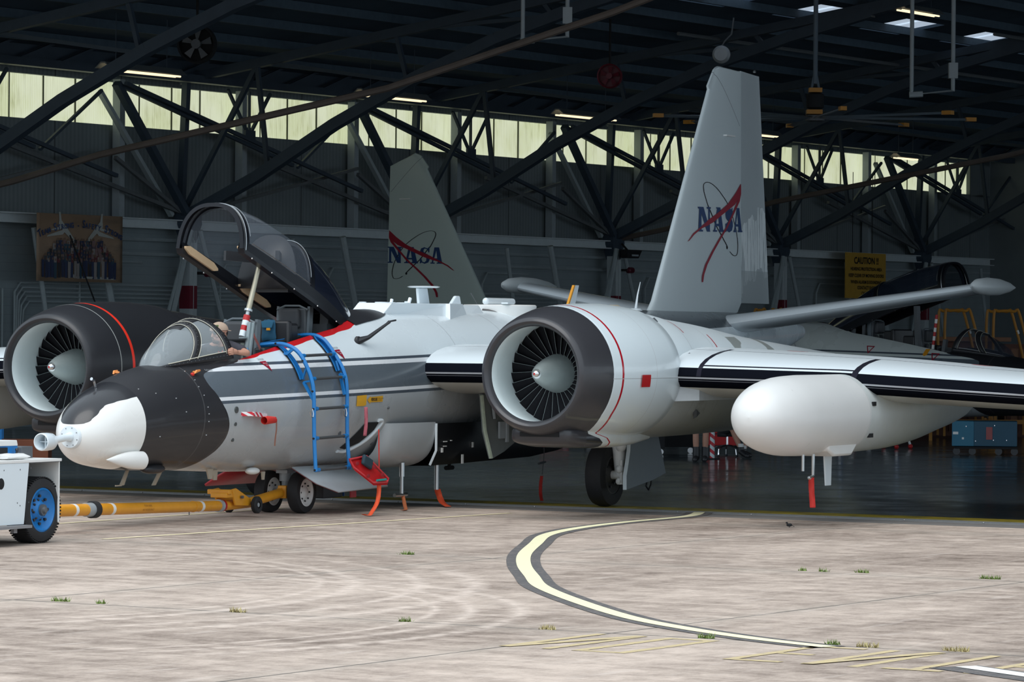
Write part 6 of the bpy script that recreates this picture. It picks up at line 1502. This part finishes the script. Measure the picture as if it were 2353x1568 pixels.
b = MB(); b.box((.74, .0, .24), (.82, .8, .48)); b.build('side_cabinet', soft('deep_teal_blue', (.01, .075, .13), .5), t, 0, .01)
cart(t)
b = MB(); b.box((.62, -.41, .25), (.12, .01, .24)); b.build('sticker', soft('faded_sticker', (.35, .08, .08), .5), t, 0)
# red tool chest, stool, striped post, dark carts along the floor
wbox('tool_chest', 'red tool chest beside the seated person', 'tool chest', 4.0, 72.6, .18, (.62, .5, .42), M['red'], 0, .015, None, lambda t: MB().box((0, -.255, .36), (.6, .01, .02)).box((0, -.255, .22), (.6, .01, .015)).build('drawer_gaps', M['dark'], t, 0))
t = empty('striped_post', (3.66, 69.9, 0)); tag(t, 'red and white spiral striped post standing beside the booted person', 'post')
def sp2():
    x, y, z, v = coords(); return mix(X.op('PINGPONG', z+x*.8, .07).gt(.035), (.55, .015, .03), (.66, .78, .80))
b = MB(); b.tube([(0, 0, .0), (0, 0, 1.1)], .045, 14); b.build('post', mat('spiral_stripes', rough=.4, fn=sp2), t)
b = MB(); b.rev([(0, .14), (.02, .14), (.025, .001)], (0, 0, 0), 20, 'z'); b.build('base', M['dark'], t)
t = empty('rolling_stool', (4.0, 71.2, 0)); tag(t, 'chrome-legged rolling stool under the seated person', 'stool')
b = MB(); b.rev([(.40, .001), (.40, .17), (.44, .18), (.45, .001)], (0, 0, 0), 20, 'z'); b.build('seat', M['black'], t); b = MB(); b.tube([(0, 0, .22), (0, 0, .42)], .022, 10); b.build('post', M['chrome'], t)
for i in range(5):
    t_ = i*2*PI/5+.3; b = MB(); b.tube([(0, 0, .22), (.16*math.cos(t_), .16*math.sin(t_), .20), (.27*math.cos(t_), .27*math.sin(t_), .15), (.29*math.cos(t_), .29*math.sin(t_), .05)], .016, 8); b.sphere((.29*math.cos(t_), .29*math.sin(t_), .03), .03, 8); b.build('leg', M['chrome'], t)
def blackcart(X_, Y_, w, h, lab, red=False):
    t = empty('equipment_cart', (X_, Y_, 0)); tag(t, lab, 'cart', 'dark carts on the hangar floor'); b = MB(); b.box((0, 0, .12+h/2), (w, .5, h)); b.build('body', M['red'] if red else M['dark'], t, 0, .01)
    for s_ in (-1, 1):
        b = MB(); b.rev([(-.02, .001), (-.02, .055), (.02, .055), (.02, .001)], (s_*(w/2-.08), -.2, .055), 12, 'y'); b.build('caster', M['chrome'], t)
    b = MB(); b.box((0, -.256, .12+h*.6), (w*.8, .01, .01)); b.tube([(-w*.3, -.27, .12+h*.8), (w*.3, -.27, .12+h*.8)], .01, 6); b.build('handle', M['grey'], t)
blackcart(3.05, 73.5, .9, .42, 'low black cart between the gear door and the standing person'); blackcart(2.72, 72.5, .35, .5, 'narrow black cart hard against the main gear door')
blackcart(7.2, 80.5, .7, .45, 'black cart on the far floor under the pod tail'); blackcart(.9, 80, .6, .22, 'red low trolley seen under the engine chin', True); blackcart(1.9, 78.5, .8, .34, 'dark low trolley right of the red one')
for i, (x_, y_) in enumerate(((6.55, 76.5), (7.75, 77.2))):
    t = empty('jack_stand', (x_, y_, 0)); tag(t, ('red-footed blue jack stand left' if i == 0 else 'red-footed jack stand right')+' of the pair under the pod', 'jack')
    for k in range(3):
        a_ = k*2*PI/3+.4; b = MB(); b.tube([(.05*math.cos(a_), .05*math.sin(a_), .75), (.3*math.cos(a_), .3*math.sin(a_), .09)], .025, 8); b.build('leg', M['whitem'], t); b = MB(); b.sphere((.31*math.cos(a_), .31*math.sin(a_), .05), .05, 10); b.build('foot', M['red'], t)
    b = MB(); b.tube([(0, 0, .3), (0, 0, .95)], .04, 10); b.build('ram', M['blue'], t)
# equipment far left behind the nose
t = empty('blue_work_platform', (-9.6, 64.0, 0), .1); tag(t, 'blue steel work platform in the hangar behind the black engine', 'stand')
for q in ((-1.5, 0), (.15, 0), (1.05, 0), (.15, 1), (1.05, 1)):
    b = MB(); b.bar((q[0], q[1], 0), (q[0], q[1], 1.15), .12); b.build('upright', M['blue'], t, 0)
b = MB(); b.box((-.6, 0, .98), (1.9, .12, .16)); b.box((.6, .5, .92), (1.2, .1, .10)); b.bar((.15, 0, .9), (1.05, 0, .45), .07); b.build('beam', M['blue'], t, 0)
b = MB(); b.box((.1, -.1, .42), (1.3, .8, .06)); b.build('shelf', M['grey'], t, 0)
wbox('storage_box', 'dark orange-brown box on the floor behind the jet nose', 'box', -8.2, 64.6, 0, (.9, .5, .42), soft('rust_orange_box', (.24, .07, .03), .6))
wbox('storage_box', 'dark grey case stacked beyond the tug', 'box', -9.4, 62.9, 0, (.8, .5, .55), M['dark'])
t = empty('generator_set', (-11.4, 62.0, 0)); tag(t, 'dark machine in the shade at the far left edge', 'machine'); b = MB(); b.box((0, 0, .55), (1.8, .8, .8)); b.box((.3, -.42, .7), (.5, .05, .2)); b.build('body', M['dgrey'], t, 0, .03); b = MB(); b.box((0, -.41, .4), (1.2, .02, .06)); b.build('trim', M['blue'], t, 0)

# ---- wall pieces
def onwall(u, v, z): return H(u, v, z)
WR = math.atan2(UU.y, UU.x)
def banner():
    t = empty('team_banner', tuple(H(27.0, 28.55, 4.15)), WR); tag(t, 'printed team banner reading TEAM STRONG - SAFETY STRONG hung on the left wall', 'banner')
    def f():
        x, y, z, v = coords(); c = mix(noise(1.2, 6, v, .6, ((1, 1, 2),)), (.26, .17, .11), (.46, .32, .22)); return mix(curve(noise(1.0, 3, v, .6, ((1, 1, 4),)), [(.5, 0), (.7, .5)]), c, (.16, .13, .11))
    W_, H_ = 3.2, 1.56
    b = MB(); b.loft([[(x_, .02*math.sin(x_*4), z_) for x_ in np.linspace(-W_/2, W_/2, 24)] for z_ in (-H_/2, H_/2)], closed=False); o = b.build('banner_sheet', mat('banner_print', rough=.6, fn=f), t, 60); sm = o.modifiers.new('s', 'SOLIDIFY'); sm.thickness = .006
    fn = lambda u_, z_: (u_, -.03+.02*math.sin(u_*4), z_)
    # arched lettering
    s_ = 'Team Strong - Safety Strong'; n_ = len(s_); ps = []
    for i, ch in enumerate(s_):
        if ch == ' ': continue
        k = i/(n_-1)-.5; big = ch in 'TS' and (i == 0 or s_[i-1] == ' '); sz = .25 if big else .165
        g_ = text_polys(ch.upper(), sz, .95, 0, 0, 'CENTER', .006); an = -k*1.0; cx_, cz_ = k*2.95, .62-1.55*k*k*.62-.14
        for poly in g_: ps.append([(cx_+p[0]*math.cos(an)-p[1]*math.sin(an), cz_+p[0]*math.sin(an)+p[1]*math.cos(an)) for p in poly])
    decal('banner_lettering', ps, fn, M['navy'], t, maxlen=.4)
    rp = []
    for sg in (-1, 1):
        for pl in ([(.10, .05), (.75, .62), (.86, .60), (.86, .50), (.16, .02)], [(.55, .45), (1.25, .28), (1.30, .24), (.72, .30)], [(.72, .50), (1.12, .42), (1.12, .39), (.80, .42)], [(.74, .5), (.80, .82), (.86, .82), (.84, .5)]): rp.append([(sg*p[0]*.95, p[1]) for p in pl])
    rp.append([(-.50, -.50), (-.42, -.62), (-.25, -.70), (1.3, -.72), (1.3, -.66), (-.2, -.65), (-.40, -.55), (-.46, -.46)])
    decal('banner_aircraft_print', rp, lambda u_, z_: (u_, -.027+.02*math.sin(u_*4), z_), soft('print_white', (.42, .43, .40), .6), t, maxlen=.4)
    random.seed(11); pal = [(.03, .045, .11), (.03, .03, .035), (.14, .03, .04), (.30, .27, .26), (.03, .07, .11), (.22, .14, .15), (.07, .07, .08), (.03, .04, .09)]
    sets = {i: [] for i in range(len(pal))}; heads = []
    for row in range(6):
        zz_ = -.36+row*.095; wd = 1.32-.10*row; n_ = 24-row*2
        for i in range(n_):
            x_ = -wd+2*wd*i/(n_-1)+random.uniform(-.02, .02)-.05; hgt = .42 if row == 0 else .16; w_ = .045; c_ = random.choice((0, 0, 4, 7, 0, 1, 3)) if row == 0 else random.randrange(len(pal)); z_ = zz_+random.uniform(-.02, .02)
            sets[c_].append([(x_-w_, z_-hgt+.08), (x_+w_, z_-hgt+.08), (x_+w_*1.2, z_+.06), (x_-w_*1.2, z_+.06)])
            heads.append([(x_+.026*math.cos(k*PI/3), z_+.09+.032*math.sin(k*PI/3)) for k in range(6)])
    for k_, pl in sets.items(): decal('banner_crowd_print', pl, lambda u_, z_, q=k_: (u_, -.028-.0006*q+.02*math.sin(u_*4), z_), soft('print_%d' % k_, pal[k_], .7), t, maxlen=.4)
    decal('banner_faces_print', heads, lambda u_, z_: (u_, -.036+.02*math.sin(u_*4), z_), soft('print_faces', (.20, .12, .09), .7), t, maxlen=.4)
banner()
def caution():
    t = empty('caution_sign', tuple(H(67.6, 28.55, 4.18)), WR); tag(t, 'yellow CAUTION sign board hung on the far wall right of the tall fin', 'sign')
    b = MB(); b.box((0, 0, 0), (2.85, .04, 1.46)); b.build('board', soft('sign_yellow', (.62, .36, .05), .6), t, 0)
    fn = lambda u_, z_: (u_, -.03, z_); b = MB()
    b.tube([(-1.0, -.03, .73), (-1.0, -.03, 3.3)], .012, 5); b.tube([(.4, -.03, .73), (.4, -.03, 3.3)], .012, 5); b.build('hanging_wire', M['dark'], t)
    ps = text_polys('CAUTION !!', .30, 1.1, 0, .38, 'CENTER', .008)
    for i, s_ in enumerate(('HEARING PROTECTION AREA', 'KEEP CLEAR OF MOVING DOORS', 'WHEN ALARM IS SOUNDING')): ps += text_polys(s_, .15, 1.12, 0, .16-.21*i, 'CENTER', .004)
    ps += text_polys('CONTACT SHOP', .15, 1.1, 0, -.44, 'CENTER', .004)+text_polys('CALL 911', .15, 1.1, 0, -.62, 'CENTER', .004)
    decal('sign_lettering', ps, fn, M['dark'], t, maxlen=1)
caution()
def hose(u, z, lab):
    t = empty('alarm_horn', tuple(H(u, 28.85, z)), WR); tag(t, lab, 'horn', 'red horns on the columns'); b = MB(); b.rev([(0, .03), (.08, .05), (.1, .09), (.32, .09), (.36, .06), (.36, .001)], (0, 0, 0), 16); b.build('horn', soft('dark_red_horn', (.10, .004, .02), .4), t); b = MB(); b.tube([(-.12, .2, 0), (-.05, .02, 0), (0, 0, 0)], .035, 8); b.build('bracket', M['dark'], t)
hose(32.25, 3.66, 'dark red horn on the white column behind the raised canopy'); hose(52.8, 4.1, 'dark red horn on the column left of the whip antenna')
t = empty('floodlight', tuple(H(52.6, 28.7, 4.56)), WR); tag(t, 'black wall floodlight on the column above the red horn', 'light'); b = MB(); b.prism([(-.42, 0, .12), (.42, 0, .12), (.22, 0, -.12), (-.40, 0, -.12)], (0, -.25, 0)); b.build('housing', M['dark'], t, 0, .02); b = MB(); b.box((-.02, -.26, -.04), (.36, .02, .05)); b.build('lens', mat('lens_glow', (.5, .55, .6), .3), t, 0)
b = MB(); b.tube([(0, 0, .1), (.0, .2, .3)], .03, 6); b.build('bracket', M['dark'], t)
t = empty('bracing_pipe', tuple(H(25.3, 27.5, 0))); 
b = MB(); b.tube([(0, 0, 4.4), (.9, -.5, 2.2), (1.2, -.7, 0.02)], .02, 6); b.build('cable', M['dark'], t); tag(t, 'thin dark cable slanting down at the far left edge', 'cable'); t.name = 'hanging_cable'
# ceiling fan
def bigfan():
    c = Vector((6.90, 88.0, 7.28)); t = empty('ceiling_fan', tuple(c)); tag(t, 'huge ceiling fan with grey blades and yellow tips hanging right of the tall fin', 'fan')
    ztop = 12.4-7.28; 
    b = MB(); b.tube([(0, 0, .75), (0, 0, ztop+.4)], [.055, .055], 10); b.tube([(-.10, 0, .55), (0, 0, 1.1)], .03, 6); b.tube([(.10, 0, .55), (0, 0, 1.1)], .03, 6); b.build('down_rod', soft('rod_blue_grey', (.10, .14, .18), .5), t)
    b = MB(); b.rev([(.16, .12), (.2, .2), (.50, .2), (.54, .12)], (0, 0, 0), 20, 'z', True, True); b.build('motor', M['dark'], t)
    b = MB(); b.box((0, 0, .60), (.30, .30, .10)); b.box((-.02, 0, .1), (.36, .34, .10)); b.build('mounting_plate', m_oy, t, 0)
    b = MB(); b.rev([(-.12, .1), (-.1, .22), (.02, .22), (.04, .1)], (0, 0, 0), 20, 'z', True, True); b.build('hub', M['dgrey'], t)
    for i in range(8):
        a_ = .09+i*PI/4; d_ = Vector((math.cos(a_), math.sin(a_), 0)); s_ = Vector((-d_.y, d_.x, 0)); b = MB()
        b.loft([[tuple(d_*r+s_*.09+Vector((0, 0, .015-.04))), tuple(d_*r+Vector((0, 0, .04-.04))), tuple(d_*r-s_*.09+Vector((0, 0, -.02-.04))), tuple(d_*r+Vector((0, 0, .012-.04)))] for r in (.2, 1.9, 3.55)], cap0=True, cap1=True)
        bl = b.build('blade', soft('blade_blue_grey', (.30, .38, .45), .4, .3), t, 30)
        b = MB(); b.prism([tuple(d_*3.5+s_*.08+Vector((0, 0, -.07))), tuple(d_*3.5-s_*.08+Vector((0, 0, -.07))), tuple(d_*3.74-s_*.07+Vector((0, 0, -.07))), tuple(d_*3.74+s_*.07+Vector((0, 0, -.07)))], (0, 0, .09)); b.build('blade_tip', m_oy, bl, 0)
bigfan()
def drum(u, v, z, r, m, lab, nm='drum_fan'):
    p = H(u, v, z); t = empty(nm, tuple(p), -.15); tag(t, lab, 'fan' if nm == 'drum_fan' else 'reel'); b = MB(); b.rev([(-.12, r*.9), (-.14, r), (.12, r), (.14, r*.85)], (0, 0, 0), 28, 'y'); b.rev([(.12, r), (.12, .001)], (0, 0, 0), 28, 'y'); b.build('drum', m, t, 30)
    b = MB()
    for i in range(5): a_ = i*2*PI/5; b.prism([(0, -.05, 0), (r*.8*math.cos(a_), -.07, r*.8*math.sin(a_)), (r*.8*math.cos(a_+.5), -.03, r*.8*math.sin(a_+.5))], (0, .01, 0))
    b.rev([(-.15, .001), (-.15, r*.25), (-.05, r*.25)], (0, 0, 0), 16, 'y'); b.build('blades', M['dgrey'] if nm == 'drum_fan' else m, t, 0)
    b = MB(); b.tube([(0, 0, r), (0, 0, zr(v)-z-.1)], .03, 6); b.build('mount', M['dark'], t)
drum(24, 23.0, 8.5, .42, M['dark'], 'black drum fan hanging from the roof above the left windows')
drum(37.5, 20.5, 8.55, .30, soft('dim_red_reel', (.14, .006, .02), .5), 'dim red hose reel hanging from the dark roof', 'hose_reel')
t = empty('alarm_bell', tuple(H(39.5, 18.5, 9.15)), -.2); tag(t, 'round white bell hanging in the dark roof left of the white pipes', 'bell'); b = MB(); b.rev([(-.12, .08), (-.12, .16), (-.04, .22), (.05, .22), (.05, .001)], (0, 0, 0), 24, 'y'); b.rev([(-.13, .001), (-.125, .09)], (0, 0, 0), 16, 'y'); b.build('bell', M['grey'], t); b = MB(); b.tube([(0, 0, .2), (.1, 0, .35), (.25, 0, .5), (.3, 0, .9)], .02, 6); b.build('wire', M['dgrey'], t)
def upipe(X_, Y_, z0, w, hl, hr, lab, rot=0):
    t = empty('heater_pipe', (X_, Y_, z0), rot); tag(t, lab, 'pipe', 'white pipe loops under the roof'); b = MB(); b.tube([(0, 0, hl), (0, 0, 0), (w, 0, .10), (w, 0, hr)], .05, 10); b.tube([(-.05, 0, 0), (.25, 0, .02)], .07, 8); b.build('pipe', m_col, t); b = MB(); b.box((w, 0, .55), (.2, .2, .35)); b.build('valve_box', m_col, t, 0)
upipe(.18, 82, 8.5, .95, 2.2, 2.2, 'white pipe loop hanging under the roof at top centre')
upipe(8.95, 86.5, 7.7, .93, 2.35, 2.35, 'white pipe loop hanging under the roof at upper right')
# pale conduits under the roof
b = MB(); b.tube([tuple(H(40, 20, 9.75)), tuple(H(62, 20, 9.75))], .05, 6); b.tube([tuple(H(50, 16, 10.3)), tuple(H(78, 16, 10.3))], .05, 6); o = b.build('ceiling_conduit', m_rod, None); struct(o)
for nm_, new_ in (('belly_blades', 'belly_blade'), ('hanging_wire', 'hanging_wire'), ('bolt_holes', 'bolt_hole'), ('gps_pucks', 'gps_puck'), ('pallet_fittings', 'pallet_fitting'), ('drain_fittings', 'drain_fitting'), ('static_ports', 'static_port'), ('side_ports', 'side_port'), ('vent_scoops', 'vent_scoop'), ('canopy_latches', 'canopy_latch'), ('tray_recesses', 'tray_recess'), ('ring_screws', 'ring_screw')):
    for o_ in [q for q in bpy.data.objects if q.name == nm_ or q.name.startswith(nm_+'.')]: split_loose(o_, new_)
bpy.context.view_layer.update()
